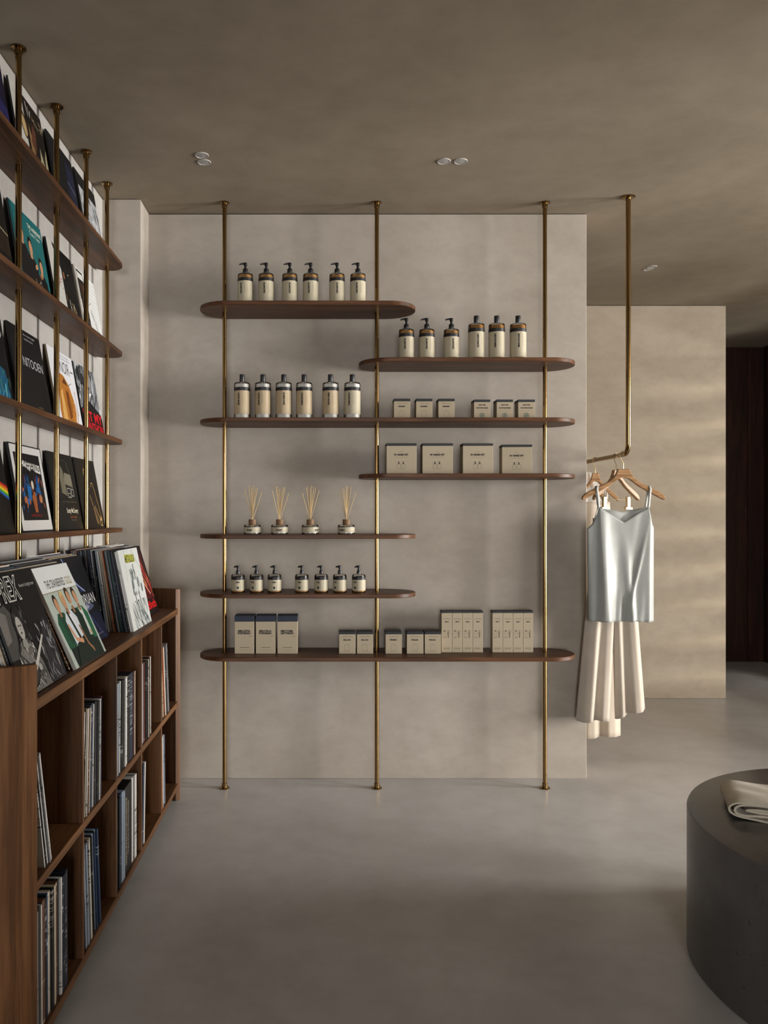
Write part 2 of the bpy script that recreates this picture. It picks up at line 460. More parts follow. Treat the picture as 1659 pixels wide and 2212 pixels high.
# ---------------------------------------------------------------- shelving on brass poles
PR = 0.0103
def pole(parent, x, y, z0, z1, foot=True, head=True):
    p = part('pole', MB().lathe([(PR, z0), (PR, z1)], 20, x, y), M['brass'], parent)
    if foot:
        part('floor_flange', MB().lathe([(0.0255, z0), (0.026, z0 + 0.001), (0.026, z0 + 0.004), (0.0245, z0 + 0.0055), (0.0135, z0 + 0.006), (0.0135, z0 + 0.0255), (0.0125, z0 + 0.0265), (PR, z0 + 0.0265)], 32, x, y), M['brass'], p)
    if head:
        part('ceiling_flange', MB().lathe([(PR, z1 - 0.0265), (0.0125, z1 - 0.0265), (0.0135, z1 - 0.0255), (0.0135, z1 - 0.006), (0.0245, z1 - 0.0055), (0.026, z1 - 0.004), (0.026, z1 - 0.001), (0.0255, z1)], 32, x, y), M['brass'], p)
    return p
def stadium(x0, x1, y0, y1, n=20, ends=(1, 1)):
    """rounded-end board outline, long way in x"""
    r = (y1 - y0) / 2; cy = (y0 + y1) / 2; out = []
    if ends[1]: out += [(x1 - r + r * math.cos(a), cy + r * math.sin(a)) for a in [-PI / 2 + PI * i / n for i in range(n + 1)]]
    else: out += [(x1, y0), (x1, y1)]
    if ends[0]: out += [(x0 + r + r * math.cos(a), cy + r * math.sin(a)) for a in [PI / 2 + PI * i / n for i in range(n + 1)]]
    else: out += [(x0, y1), (x0, y0)]
    return out
PY, SF, SB = 4.03, 3.885, 4.174             # pole plane, shelf front and back
unit = thing('shelving_unit', 'tall brass pole shelving with seven rounded walnut shelves against the back wall', 'shelving', (0.3, PY, 0))
def U(x): return x - 0.3
for px in (485, 814, 1177): pole(unit, U(wx(px, PY)), 0, 0.0, H)
SH = {}                                     # shelf tops
for key, p0, p1, zb in (('s1', 433, 897, 2.368), ('s2', 775, 1239, 2.0955), ('s3', 433, 1239, 1.8075), ('s4', 775, 1239, 1.5385),
                        ('s5', 433, 897, 1.2446), ('s6', 433, 897, 0.959), ('s7', 433, 1239, 0.6555)):
    SH[key] = zb + 0.02
    o = part('shelf', MB().prism(stadium(U(wx(p0, PY)), U(wx(p1, PY)), SF - PY, SB - PY), zb, zb + 0.02, 0.0022), M['walnut_x'], unit)

LX = -1.013
runit = thing('record_shelving', 'brass pole wall shelving with four narrow walnut ledges for records on the left wall', 'shelving', (LX, 2.6, 0.916))
for y in (1.926, 2.31, 2.694, 3.078, 3.462, 3.796): pole(runit, 0, y - 2.6, 0.0, H - 0.916, foot=True)
RZ = [2.543, 2.127, 1.712, 1.299]
for z in RZ:
    o = stadium(1.2 - 2.6, 3.866 - 2.6, -0.07, 0.07, 20, (0, 1))
    out = [(-b, a) for a, b in o]           # turn the long side to y
    part('ledge', MB().prism(out, z - 0.02 - 0.916, z - 0.916, 0.002), M['walnut_y'], runit)

# ---------------------------------------------------------------- record console along the left wall
CT, CF = 0.916, -0.689                      # top height, front plane
con = thing('record_console', 'low walnut record cabinet with open cubbies and curved end panels along the left wall', 'cabinet', (-0.885, 2.9, 0))
def cx(x): return x + 0.885
def cy(y): return y - 2.9
XB = XL + 0.004
BY = [1.965, 2.33, 2.705, 3.08, 3.46, 3.84]
def end_panel(y_front, sgn, xe, zt=1.006, t=0.026):
    inner = []; n = 22
    for i in range(n + 1):
        s = i / n; x = XB + (xe - XB) * s
        inner.append(Vector((cx(x), cy(y_front + sgn * 0.148 * (math.sqrt(1 - (0.95 * s) ** 2) - 0.312)))))
    outer = []
    for i, p in enumerate(inner):
        d = (inner[min(i + 1, n)] - inner[max(i - 1, 0)]).normalized(); nn = Vector((-d.y, d.x)) if sgn > 0 else Vector((d.y, -d.x))
        q = p + nn * t
        if i == 0: q.x = p.x
        outer.append(q)
    out = inner + outer[::-1] if sgn < 0 else outer + inner[::-1]
    out = [(p.x, p.y) for p in out]
    ar = sum(out[i - 1][0] * out[i][1] - out[i][0] * out[i - 1][1] for i in range(len(out)))
    if ar < 0: out = out[::-1]
    part('end_panel', MB().prism(out, 0, zt, 0.0015), M['oak_z'], con)
end_panel(3.846, 1, -0.700); end_panel(1.936, -1, -0.694)
def board(name, z0, z1, xf):
    # ends follow the curved panels: a plain long board stopping just inside them
    part(name, MB().box(cx(XB), cx(xf), cy(1.94), cy(3.842), z0, z1, 0.0012), M['oak_y'], con)
board('top_board', CT - 0.028, CT, CF)
board('middle_shelf', 0.451, 0.475, CF)
board('bottom_board', 0.060, 0.086, CF)
for i in range(1, 5):
    for z0, z1 in ((0.086, 0.451), (0.475, CT - 0.028)):
        part('divider', MB().box(cx(XB + 0.016), cx(CF + 0.0), cy(BY[i] - 0.007), cy(BY[i] + 0.007), z0, z1, 0.001), M['oak_z'], con)
part('back_panel', MB().box(cx(XB), cx(XB + 0.016), cy(1.95), cy(3.84), 0.086, CT - 0.028), M['oak_z'], con)
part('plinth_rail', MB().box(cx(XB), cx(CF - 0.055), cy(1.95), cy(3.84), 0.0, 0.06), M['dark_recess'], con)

# ---------------------------------------------------------------- ceiling downlights
dls = [(436, 335, 'downlight disc of the left ceiling pair, farther from the shelving'), (441, 350, 'downlight disc of the left ceiling pair, nearer to the shelving'),
       (959, 348, 'left disc of the middle ceiling downlight pair'), (995, 348, 'right disc of the middle ceiling downlight pair'),
       (1409, 576, 'rear downlight disc by the clothes rail, the nearer one'), (1400, 581, 'rear downlight disc by the clothes rail, the farther one')]
for px, py, lb in dls:
    y = F * (H - CAM_H) / (VY - py)
    t = thing('ceiling_downlight', 'small round metal ' + lb, 'downlight', (wx(px, y), y, H), 0, 'round ceiling downlights')
    part('rim', MB().lathe([(0.030, 0.0), (0.030, -0.0022), (0.0290, -0.0034), (0.027, -0.0038), (0.0255, -0.0036), (0.0250, -0.002), (0.0250, 0)], 32), M['light_rim'], t)
    part('lens', MB().lathe([(0.0250, -0.0020), (0.018, -0.0030), (0.010, -0.0036), (0.0, -0.0038)], 32, cap=False), M['light_lens'], t)

# ---------------------------------------------------------------- concrete plinth and folded cloth
PC, PRAD, PT = (1.712, 2.338), 0.605, 0.444
prof = [(PRAD - 0.004, 0.0), (PRAD, 0.004), (PRAD, PT - 0.008), (PRAD - 0.0024, PT - 0.0024), (PRAD - 0.008, PT), (0.0, PT)]
pl = link('round_plinth', MB().lathe(prof, 128).mesh('round_plinth', M['concrete']))
pl.location = (*PC, 0); tag(pl, 'low round dark cast concrete plinth at the right edge of the floor', 'plinth')

cl = thing('folded_cloth', 'folded cream cotton garment lying on the round concrete plinth', 'clothing', (1.215, 2.447, PT), math.radians(-20))
def ribbon(path, depth0, depth1, th, seed):
    """cloth layer following a path in the length-height plane"""
    r = random.Random(seed); pts = [Vector(p) for p in path]
    fine = []
    for i in range(len(pts) - 1):
        n = max(2, int((pts[i + 1] - pts[i]).length / 0.012))
        fine += [pts[i].lerp(pts[i + 1], k / n) for k in range(n)]
    fine.append(pts[-1])
    for _ in range(3):
        fine = [fine[0]] + [fine[i - 1] * 0.25 + fine[i] * 0.5 + fine[i + 1] * 0.25 for i in range(1, len(fine) - 1)] + [fine[-1]]
    n = len(fine); ph = [r.uniform(0, 6) for _ in range(6)]
    nrm = []
    for i in range(n):
        d = (fine[min(i + 1, n - 1)] - fine[max(i - 1, 0)]).normalized(); nrm.append(Vector((-d.y, d.x)))
    mb = MB(); nv = 14
    def surf(side):
        def fn(u, v):
            i = min(int(round(u * (n - 1))), n - 1); p = fine[i]; q = nrm[i]
            wob = 0.0016 * math.sin(u * 19 + ph[0] + v * 4) + 0.0013 * math.sin(v * 17 + ph[1] + u * 7) + 0.001 * math.sin(u * 47 + v * 11 + ph[2])
            e = 0.004 * math.sin(u * 23 + ph[3]) * (1 if v < 0.1 else 0.0)
            y = depth0 + (depth1 - depth0) * v + e + 0.006 * math.sin(u * 5 + ph[4]) * (1 - v)
            p2 = p + q * (side * th / 2 + wob)
            return (p2.x, y, max(p2.y, 0.0005))
        return fn
    a = len(mb.v); mb.grid(surf(1), n - 1, nv); mb.grid(surf(-1), n - 1, nv)
    m = n; off = (nv + 1) * m
    for j in range(nv):
        mb.f.append((j * m, (j + 1) * m, off + (j + 1) * m, off + j * m)); k = m - 1
        mb.f.append((j * m + k, off + j * m + k, off + (j + 1) * m + k, (j + 1) * m + k))
    for i in range(m - 1):
        mb.f.append((i, off + i, off + i + 1, i + 1)); q = nv * m
        mb.f.append((q + i, q + i + 1, off + q + i + 1, off + q + i))
    return mb
part('outer_fold', ribbon([(0.52, 0.004), (0.12, 0.004), (0.035, 0.006), (0.006, 0.018), (0.006, 0.039), (0.030, 0.053), (0.12, 0.050), (0.32, 0.044), (0.52, 0.040)], -0.004, 0.215, 0.0055, 3), M['cotton'], cl, smooth=60)
part('inner_fold', ribbon([(0.50, 0.0125), (0.12, 0.0125), (0.036, 0.0145), (0.020, 0.025), (0.036, 0.0425), (0.12, 0.041), (0.50, 0.0325)], 0.002, 0.205, 0.0065, 5), M['cotton'], cl, smooth=60)
part('middle_fold', ribbon([(0.50, 0.0185), (0.2, 0.0200), (0.075, 0.0205), (0.045, 0.024), (0.06, 0.0325), (0.16, 0.0335), (0.50, 0.0265)], 0.009, 0.20, 0.0055, 8), M['cotton'], cl, smooth=60)
part('core_fold', ribbon([(0.50, 0.0225), (0.2, 0.0255), (0.09, 0.0262), (0.065, 0.0266)], 0.004, 0.20, 0.0050, 11), M['cotton'], cl, smooth=60)

# ---------------------------------------------------------------- toiletries on the shelves
INK = '1d1b1c'
def cyl_place(r, ang):
    """print wrapped on an upright cylinder; x in metres along the girth from the face at ang (-90 deg faces the viewer)"""
    def f(x, y, l):
        a = ang + x / r; q = r + l
        return (q * math.cos(a), q * math.sin(a), y)
    return f
def arc_label(r, z0, z1, a0, a1, n=28):
    return MB().lathe([(r, z0), (r, z1)], n, 0, 0, a0, a1, cap=False)
def pump(parent, z, r_col, h_col, h_stem, nozzle, ang):
    """black pump: collar, stem and head with a drooping nozzle"""
    p = part('pump', MB().lathe([(r_col * 0.98, z), (r_col, z + 0.001), (r_col, z + h_col * 0.75), (r_col * 0.86, z + h_col), (0.0062, z + h_col + 0.001), (0.0056, z + h_col + h_stem * 0.45), (0.0085, z + h_col + h_stem * 0.55),
                                (0.0092, z + h_col + h_stem * 0.85), (0.0075, z + h_col + h_stem), (0.0, z + h_col + h_stem + 0.0006)], 20), M['black_plastic'], parent)
    zt = z + h_col + h_stem - 0.0045; d = Vector((math.cos(ang), math.sin(ang), 0))
    pts = [d * t * nozzle + Vector((0, 0, zt - dz)) for t, dz in ((0.0, 0), (0.3, -0.0006), (0.6, 0.0006), (0.85, 0.002), (1.0, 0.0048))]
    part('nozzle', MB().tube(pts, [0.0052, 0.0049, 0.0042, 0.0034, 0.0028], 10), M['black_plastic'], p)
    return p
def label_art(kind, word, R_, z0, z1, seed):
    h = z1 - z0; s = Print(); L = []
    if kind == 'tall':
        L += [('v', word, -0.011, z0 + h * 0.38, -0.0035, z1 - h * 0.10, INK, 0.06),
              ('l', [(-0.017, z1 - h * 0.12), (-0.017, z1 - h * 0.07), (0.002, z1 - h * 0.07)], 0.0006, '8b7f68'),
              ('r', 0.012, z0 + h * 0.42, 0.0127, z1 - h * 0.08, '6d624f'),
              ('o', 0.012, z0 + h * 0.40, 0.027, z1 - h * 0.08, 0.0005, '9b8e75')]
        for k in range(7): L.append(('r', 0.0145, z0 + h * (0.46 + 0.055 * k), 0.0145 + 0.010 * (0.5 + 0.5 * ((k * 7 + seed) % 3) / 2), z0 + h * (0.46 + 0.055 * k) + 0.0006, '8f836c'))
    else:
        L += [('t', word, -0.018, z1 - h * 0.28, -0.001, z1 - h * 0.16, INK, 0.055), ('r', 0.0035, z0 + h * 0.04, 0.0041, z1 - h * 0.04, '6d624f'),
              ('r', -0.014, z0 + h * 0.18, -0.004, z0 + h * 0.38, '2c2c33'), ('o', 0.009, z0 + h * 0.2, 0.017, z1 - h * 0.2, 0.0005, '7d8577')]
        for k in range(4): L.append(('r', -0.018, z0 + h * (0.45 + 0.06 * k), -0.004, z0 + h * (0.45 + 0.06 * k) + 0.0005, '9b8e75'))
    return s.draw(L)
FRONT = -PI / 2
def bottle(name, label, loc, kind, liq, lab, word, la, seed, group, nz=PI):
    """kind pump | cap | small"""
    t = thing(name, label, 'bottle', loc, 0, group)
    if kind == 'pump': r, hb = 0.0375, 0.155
    elif kind == 'cap': r, hb = 0.0395, 0.182
    else: r, hb = 0.0330, 0.090
    zl0 = 0.014 if kind != 'small' else 0.011
    zb1 = hb - (0.024 if kind != 'small' else 0.012); zb0 = zb1 - (0.016 if kind != 'small' else 0.014)
    if kind == 'cap': zb1, zb0 = hb - 0.026, hb - 0.043
    if liq == 'clear': zl0 = 0.024
    part('glass_body', MB().lathe([(r - 0.004, 0), (r, 0.004), (r, hb - 0.008), (r - 0.0015, hb - 0.003), (r - 0.007, hb), (0.011, hb + 0.001), (0.0105, hb + 0.006)], 36, cap=False), M['glass'], t)
    ztop = hb - (0.009 if kind != 'small' else 0.016)
    part('liquid', MB().lathe([(r - 0.006, 0.003), (r - 0.0035, 0.006), (r - 0.0035, ztop), (0, ztop)], 32), M[liq], t)
    a0, a1 = FRONT + la - 2.35, FRONT + la + 2.35
    if kind == 'small': a0, a1 = FRONT + la - 2.1, FRONT + la + 2.1
    part('paper_label', arc_label(r + 0.0004, zl0, zb0, a0, a1), M[lab], t)
    part('dark_band', arc_label(r + 0.0006, zb0, zb1, 0, 2 * PI, 40), M['band'], t)
    label_art('small' if kind == 'small' else 'tall', word, r, zl0, zb0, seed).build('lettering', t, cyl_place(r + 0.0004, FRONT + la))
    if kind == 'pump': pump(t, hb + 0.004, 0.0130, 0.022, 0.030, 0.030, nz)
    elif kind == 'small': pump(t, hb + 0.003, 0.0095, 0.016, 0.023, 0.020, nz)
    else:
        ridges = []
        prof = [(0.0122, hb + 0.004), (0.0128, hb + 0.006), (0.0130, hb + 0.036), (0.0122, hb + 0.040), (0.0, hb + 0.041)]
        part('screw_cap', MB().lathe(prof, 24), M['black_plastic'], t)
    return t
ORD = ['first', 'second', 'third', 'fourth', 'fifth', 'sixth', 'seventh', 'eighth', 'ninth', 'tenth', 'eleventh', 'twelfth', 'thirteenth', 'fourteenth',
       'fifteenth', 'sixteenth', 'seventeenth', 'eighteenth', 'nineteenth', 'twentieth'] + ['%s-%s' % (a, b) for a in ('twenty', 'thirty', 'forty') for b in
       ('first', 'second', 'third', 'fourth', 'fifth', 'sixth', 'seventh', 'eighth', 'ninth')]
BYD = 3.985
for i, (px, la) in enumerate(((530, -0.30), (575, 0.02), (626, 0.22), (671, -0.02), (728, 0.20), (773, 0.02))):
    bottle('pump_bottle', '%s from left of the amber pump bottles on the top left shelf' % ORD[i], (wx(px, BYD), BYD, SH['s1']), 'pump', 'amber', 'label_paper', 'ALMOND', la, i, 'pump bottles on the top left shelf')
for i, (px, la) in enumerate(((878, -0.1), (922, 0.05), (975, 0.28))):
    bottle('pump_bottle', '%s of three amber pump bottles on the upper right shelf' % ('left one', 'middle one', 'right one')[i], (wx(px, BYD), BYD, SH['s2']), 'pump', 'amber', 'label_paper', 'ALMOND', la, i, 'pump bottles on the upper right shelf')
for i, (px, la, wd) in enumerate(((1029, 0.2, 'NEXVOMTE'), (1073, -0.2, 'NEXWOMEN'), (1119, 0.05, 'REVIVOME'))):
    bottle('refill_bottle', '%s of three tall amber screw-cap bottles on the upper right shelf' % ('left one', 'middle one', 'right one')[i], (wx(px, BYD), BYD, SH['s2']), 'cap', 'amber_red', 'label_paper', wd, la, i, 'amber refill bottles')
for i, (px, la, wd) in enumerate(((523, -0.15, 'WHITE MOSS'), (568, -0.28, 'WHITE MOSS'), (613, 0.25, 'ELDERFLOWER'), (657, -0.05, 'CHAMOMILE'), (714, -0.05, 'FRESH WOODS'), (761, -0.25, 'CHAMOMILE'))):
    bottle('refill_bottle', '%s from left of the clear screw-cap bottles on the middle shelf' % ORD[i], (wx(px, BYD), BYD, SH['s3']), 'cap', 'clear', 'label_paper' if i == 5 else 'label_paper_warm', wd, la, i, 'clear refill bottles on the middle shelf')
for i, (px, la, nz) in enumerate(((514, 0.35, PI), (554, -0.25, -1.9), (593, 0.28, -1.4), (652, -0.05, -1.5), (694, -0.2, -1.35), (734, -0.5, -2.2), (775, -0.35, -2.0))):
    y = 3.972
    bottle('hand_pump_bottle', '%s from left of the small pump bottles on the lower left shelf' % ORD[i], (wx(px, y), y, SH['s6']), 'small', 'amber_red', 'label_paper', 'NURSING', la, i, 'small pump bottles')

# reed diffusers
for i, (px, tx) in enumerate(((545, -0.25), (604, 0.0), (670, 0.95), (748, -0.55))):
    y = 3.985
    t = thing('reed_diffuser', '%s from left of the four reed diffusers with rattan sticks' % ORD[i], 'diffuser', (wx(px, y), y, SH['s5']), 0, 'reed diffusers')
    r = 0.0415
    part('glass_jar', MB().lathe([(r - 0.003, 0), (r, 0.003), (r, 0.042), (r - 0.002, 0.046), (0.017, 0.0475), (0.0165, 0.054)], 40, cap=False), M['glass'], t)
    part('liquid', MB().lathe([(r - 0.006, 0.005), (r - 0.004, 0.007), (r - 0.004, 0.034), (0, 0.034)], 32), M['clear'], t)
    part('paper_label', arc_label(r + 0.0004, 0.009, 0.035, FRONT - 2.2, FRONT + 2.2), M['label_paper'], t)
    part('dark_band', arc_label(r + 0.0006, 0.035, 0.039, 0, 2 * PI, 40), M['band'], t)
    Print().draw([('t', 'IVORY', -0.0145, 0.0165, 0.0145, 0.0245, INK, 0.055)]).build('lettering', t, cyl_place(r + 0.0004, FRONT + tx))
    part('collar', MB().lathe([(0.012, 0.044), (0.0175, 0.044), (0.018, 0.047), (0.018, 0.071), (0.0172, 0.0725), (0.010, 0.0725)], 28, cap=False), M['collar_wood'], t)
    rr = random.Random(20 + i)
    for k in range(8):
        a = rr.uniform(0, 2 * PI); tx0 = -0.036 + 0.072 * (k + rr.uniform(-0.2, 0.2)) / 7 + 0.004; ln = rr.uniform(0.150, 0.172)
        b0 = Vector((-tx0 * 0.35, rr.uniform(-0.008, 0.008), 0.02)); b1 = Vector((tx0 * (1.15 if k in (0, 7) else 0.85), rr.uniform(-0.02, 0.02), 0.072 + ln * (0.86 if k in (0, 7) else 1)))
        part('reed', MB().tube([b0, b1], 0.0016, 6), M['reed'], t)

# cartons
def carton(name, label, x0, x1, yf, d, z, h, lid, mat, lidm, art, group, cat='box', rz=0.0):
    wd = x1 - x0; t = thing(name, label, cat, ((x0 + x1) / 2, yf + d / 2, z), rz, group)
    a, b = -wd / 2, wd / 2
    part('carton_body', MB().box(a, b, -d / 2, d / 2, 0, h - lid, 0.0007), M[mat], t)
    part('carton_lid', MB().box(a - 0.0006, b + 0.0006, -d / 2 - 0.0006, d / 2 + 0.0006, h - lid, h, 0.0009), M[lidm], t)
    if art:
        hb = h - lid
        Print().draw(art).build('lettering', t, lambda x, y, l: (a + x * wd, -d / 2 - l, y * hb))
    return t
def px_x(p, y): return wx(p, y)
GR = '5a5248'
def candle_art(word, top='SCENTED CANDLE'):
    return [('t', top, 0.2, 0.86, 0.8, 0.90, GR), ('t', word, 0.28, 0.68, 0.68, 0.75, INK, 0.05), ('o', 0.34, 0.16, 0.64, 0.46, 0.008, GR),
            ('l', [(0.36, 0.455), (0.62, 0.455)], 0.006, GR), ('l', [(0.48, 0.46), (0.50, 0.53)], 0.01, GR)]
yf = 3.965
for i, (a, b) in enumerate(((851, 886), (899, 934), (947, 982))):
    carton('candle_carton', '%s of three candle cartons on the middle shelf' % ('left one', 'middle one', 'right one')[i], px_x(a, yf), px_x(b, yf), yf, 0.078, SH['s3'], 0.101, 0.013, 'cream_board2', 'charcoal_board', candle_art('MARBS'), 'candle cartons on the middle shelf')
for i, (a, b) in enumerate(((1024, 1059), (1073, 1108), (1119.5, 1155.5))):
    art = [('t', 'KNITTED', 0.28, 0.80, 0.72, 0.86, INK, 0.05), ('t', 'COTTON PADS', 0.14, 0.62, 0.86, 0.69, INK, 0.05), ('r', 0.14, 0.50, 0.86, 0.515, '8b8170'), ('e', 0.5, 0.23, 0.16, 0.155, '75786a'), ('e', 0.5, 0.23, 0.115, 0.11, '85877a'), ('e', 0.5, 0.23, 0.06, 0.055, '6c7062')]
    carton('cotton_pad_carton', '%s of three cotton pad cartons with green circle' % ('left one', 'middle one', 'right one')[i], px_x(a, yf), px_x(b, yf), yf, 0.078, SH['s3'], 0.0965, 0.012, 'cream_board2', 'charcoal_board', art, 'cotton pad cartons')
kit = [('t', '2 PACK', 0.42, 0.775, 0.56, 0.80, GR), ('t', '01 HAND KIT', 0.26, 0.655, 0.72, 0.715, INK, 0.055), ('r', 0.27, 0.585, 0.71, 0.595, '7d7362')]
for xx in (0.35, 0.50):
    kit += [('o', xx, 0.18, xx + 0.12, 0.36, 0.006, '6a6155'), ('r', xx + 0.04, 0.36, xx + 0.08, 0.395, INK), ('r', xx + 0.055, 0.395, xx + 0.068, 0.42, INK), ('r', xx + 0.028, 0.415, xx + 0.08, 0.435, INK)]
kit.append(('r', 0.4, 0.02, 0.58, 0.03, '6a6155'))
for i, (a, b) in enumerate(((835, 900), (912.7, 978.5), (1000, 1065), (1086, 1150))):
    y = 3.95 if i < 3 else 3.975
    carton('gift_set_carton', '%s from left of the four large hand kit cartons' % ORD[i], px_x(a, y), px_x(b, y), y, 0.085, SH['s4'], 0.150 if i < 3 else 0.146, 0.012, 'cream_board', 'charcoal_board', kit, 'hand kit cartons', rz=0.0 if i < 3 else -0.05)
ys = 3.992
def tall_art(a, b):
    return [('t', a, 0.18, 0.68, 0.79, 0.735, INK, 0.05), ('t', b, 0.17, 0.61, 0.80, 0.665, INK, 0.05), ('r', 0.76, 0.54, 0.88, 0.548, INK), ('r', 0.27, 0.19, 0.75, 0.20, INK), ('r', 0.12, 0.125, 0.88, 0.130, '7d7362'), ('r', 0.3, 0.10, 0.72, 0.105, '7d7362')]
for i, (a, b, w1, w2) in enumerate(((507, 549, 'MELLETIA', 'POSOBAIO'), (552.7, 595, 'MELLTILLA', 'POSOBAIO'), (599.4, 642.5, 'MECTOBIL', 'GETTIGNO'))):
    carton('tall_carton', '%s of three tall cream cartons with navy lids' % ('left one', 'middle one', 'right one')[i], px_x(a, ys), px_x(b, ys), ys, 0.088, SH['s7'], 0.187, 0.029, 'cream_board', 'navy_board', tall_art(w1, w2), 'tall navy lidded cartons', rz=0.0)
names = ['left one of the candle carton pair left of the middle pole', 'right one of the candle carton pair left of the middle pole', 'single candle carton just right of the middle pole on the bottom shelf',
         'left one of the candle carton pair beside the slim cartons', 'right one of the candle carton pair beside the slim cartons']
for i, (a, b) in enumerate(((732.5, 768), (771, 806), (833, 868), (879, 914.7), (917.5, 952.4))):
    carton('candle_carton', names[i], px_x(a, ys), px_x(b, ys), ys, 0.075, SH['s7'], 0.108, 0.0125, 'cream_board', 'charcoal_board', candle_art(('ELLAI', 'ELLAI', 'FRESH', 'PALSA', 'PALSA')[i]) + [('r', 0.14, 0.09, 0.86, 0.098, '7d7362'), ('r', 0.3, 0.13, 0.7, 0.137, '7d7362')], 'candle cartons on the bottom shelf')
slim = [('t', 'SCENTED REEDS', 0.18, 0.855, 0.82, 0.868, GR), ('r', 0.14, 0.835, 0.86, 0.839, GR), ('t', 'SIMPLY', 0.32, 0.765, 0.70, 0.787, INK, 0.055), ('o', 0.18, 0.37, 0.40, 0.545, 0.012, '5f574c'), ('r', 0.24, 0.545, 0.34, 0.56, INK),
        ('l', [(0.64, 0.37), (0.58, 0.555)], 0.012, '3c362f'), ('l', [(0.64, 0.37), (0.68, 0.565)], 0.012, '3c362f'), ('l', [(0.66, 0.37), (0.78, 0.55)], 0.012, '3c362f'), ('l', [(0.66, 0.37), (0.64, 0.57)], 0.012, '3c362f'), ('l', [(0.69, 0.37), (0.60, 0.52)], 0.012, '3c362f'),
        ('r', 0.16, 0.125, 0.84, 0.132, '8b8170'), ('r', 0.2, 0.08, 0.8, 0.112, '8d8371')]
yt = 4.03
for g, xs in enumerate(((953.5, 976.5, 999, 1021.5, 1043.5), (1063.6, 1086, 1108.5, 1130, 1152))):
    for i in range(4):
        carton('slim_carton', '%s of four slim diffuser cartons in the %s' % (('leftmost', 'second', 'third', 'rightmost')[i], ('left row beside the candle cartons', 'right row beside the right pole')[g]), px_x(xs[i], yt) + 0.0007, px_x(xs[i + 1], yt) - 0.0007, yt, 0.05, SH['s7'], 0.206, 0.010, 'cream_board', 'charcoal_board', slim, 'slim diffuser cartons')

# ---------------------------------------------------------------- records: leaning sleeves with covers
LPS = 0.313
_board = {}
def sleeve_mesh(w_, h_, t, mat):
    k = (w_, h_, t, mat.name)
    if k not in _board: _board[k] = MB().box(0, w_, 0, h_, -t, 0, 0.0).mesh('sleeve', mat, 0)
    return _board[k]
def lean_matrix(x, y, z, th, t, yaw=0.0):
    r = Vector((math.sin(yaw), math.cos(yaw), 0)); out = Vector((math.cos(yaw), -math.sin(yaw), 0))
    up = -out * math.sin(th) + Vector((0, 0, 1)) * math.cos(th); n = r.cross(up)
    m = Matrix.Identity(4)
    for i, c in enumerate((r, up, n, Vector((x, y, z + t * math.sin(th) + 0.0003)))):
        for j in range(3): m[j][i] = c[j]
    return m
def record(label, x, y, z, th, t, mat, art=None, group=None, yaw=0.0, w_=LPS, h_=LPS):
    o = link('record_sleeve', sleeve_mesh(w_, h_, t, mat)); o.matrix_world = lean_matrix(x, y, z, th, t, yaw)
    tag(o, label, 'record', group)
    if art: Print().draw(art).build('cover_print', o, lambda a, b, l: (min(max(a, 0.0), 1.0) * w_, min(max(b, 0.0), 1.0) * h_, l))
    return o
def bg(c, m=0.0): return ('r', 0.0, 0.0, 1.0, 1.0, c, m)
K = '0d0d0f'; W = 'd9d7d2'
SK, SK2 = 'b98a68', '8f6548'
def figure(x, y, s, hair, top, legs, skin=SK):
    """small standing person seen on a printed cover"""
    return [('p', [(x - .16 * s, y), (x + .15 * s, y), (x + .17 * s, y + .55 * s), (x - .17 * s, y + .55 * s)], legs),
            ('p', [(x - .18 * s, y + .45 * s), (x + .18 * s, y + .45 * s), (x + .23 * s, y + .86 * s), (x + .1 * s, y + .98 * s), (x - .1 * s, y + .98 * s), (x - .23 * s, y + .86 * s)], top),
            ('r', x - .05 * s, y + .95 * s, x + .05 * s, y + 1.05 * s, skin), ('e', x, y + 1.16 * s, .095 * s, .14 * s, hair), ('e', x + .01 * s, y + 1.12 * s, .075 * s, .115 * s, skin)]
rows = {}
# row 1 (top ledge)
rows[0] = [
 ('purple and blue gradient record sleeve', K, [bg('120f26'), ('p', [(0, 0), (1, 0), (1, .5), (0, .75)], '232350', .3), ('p', [(0, 0), (1, 0), (1, .3), (0, .5)], '3d2a5a', .3), ('p', [(.2, 0), (1, 0), (1, .18)], '6a3a64', .2)]),
 ('record sleeve with pale left margin and brown streaked photo', K, [bg('17110f'), ('r', 0, 0, .36, 1, 'b9b6ae', .1), ('e', .30, .62, .10, .17, '2a1d14', 0, .3), ('e', .31, .60, .07, .12, 'b39a6c', .2, .3), ('l', [(.12, .95), (.2, .8), (.26, .78), (.27, .72)], .008, '55504a'),
   ('p', [(.42, 0), (.62, 0), (.56, .55), (.46, .7)], '8b6a45', .6), ('p', [(.5, .5), (.6, .75), (.7, .7), (.62, .4)], '5f3a2a', .5), ('p', [(.66, 0), (1, 0), (1, .12), (.78, .55)], 'a39a7a', .5), ('p', [(.88, .15), (1, .1), (1, .62), (.93, .5)], '9d9373', .5),
   ('l', [(.46, .95), (.5, .8), (.53, .92), (.56, .8), (.6, .9)], .014, 'cfcac0'), ('s', 4, 16, .62, .76, .98, .9, ['8b7a5d', '5d5142'], .2, .012, -.2)]),
 ('black record sleeve with row of white bars near its foot', K, [bg('0e0f12'), ('p', [(.62, .42), (.97, .34), (.97, .84), (.66, .9)], '1c2038', .5), ('l', [(.64, .6), (.96, .52)], .012, '6a6f82')] + [('r', .46 + .034 * i, .14, .466 + .034 * i, .34, 'c9c6c0') for i in range(13)]),
 ('black and white streaked photo record sleeve', K, [bg('b9bbbe', .5), ('r', 0, .8, 1, 1, '111214'), ('r', 0, 0, .1, 1, '101114'), ('s', 9, 60, .12, 0, 1, .8, ['2a2d33', '6b6f76', 'dcdddd', '45484f'], .3, .03, 1.9)]),
]
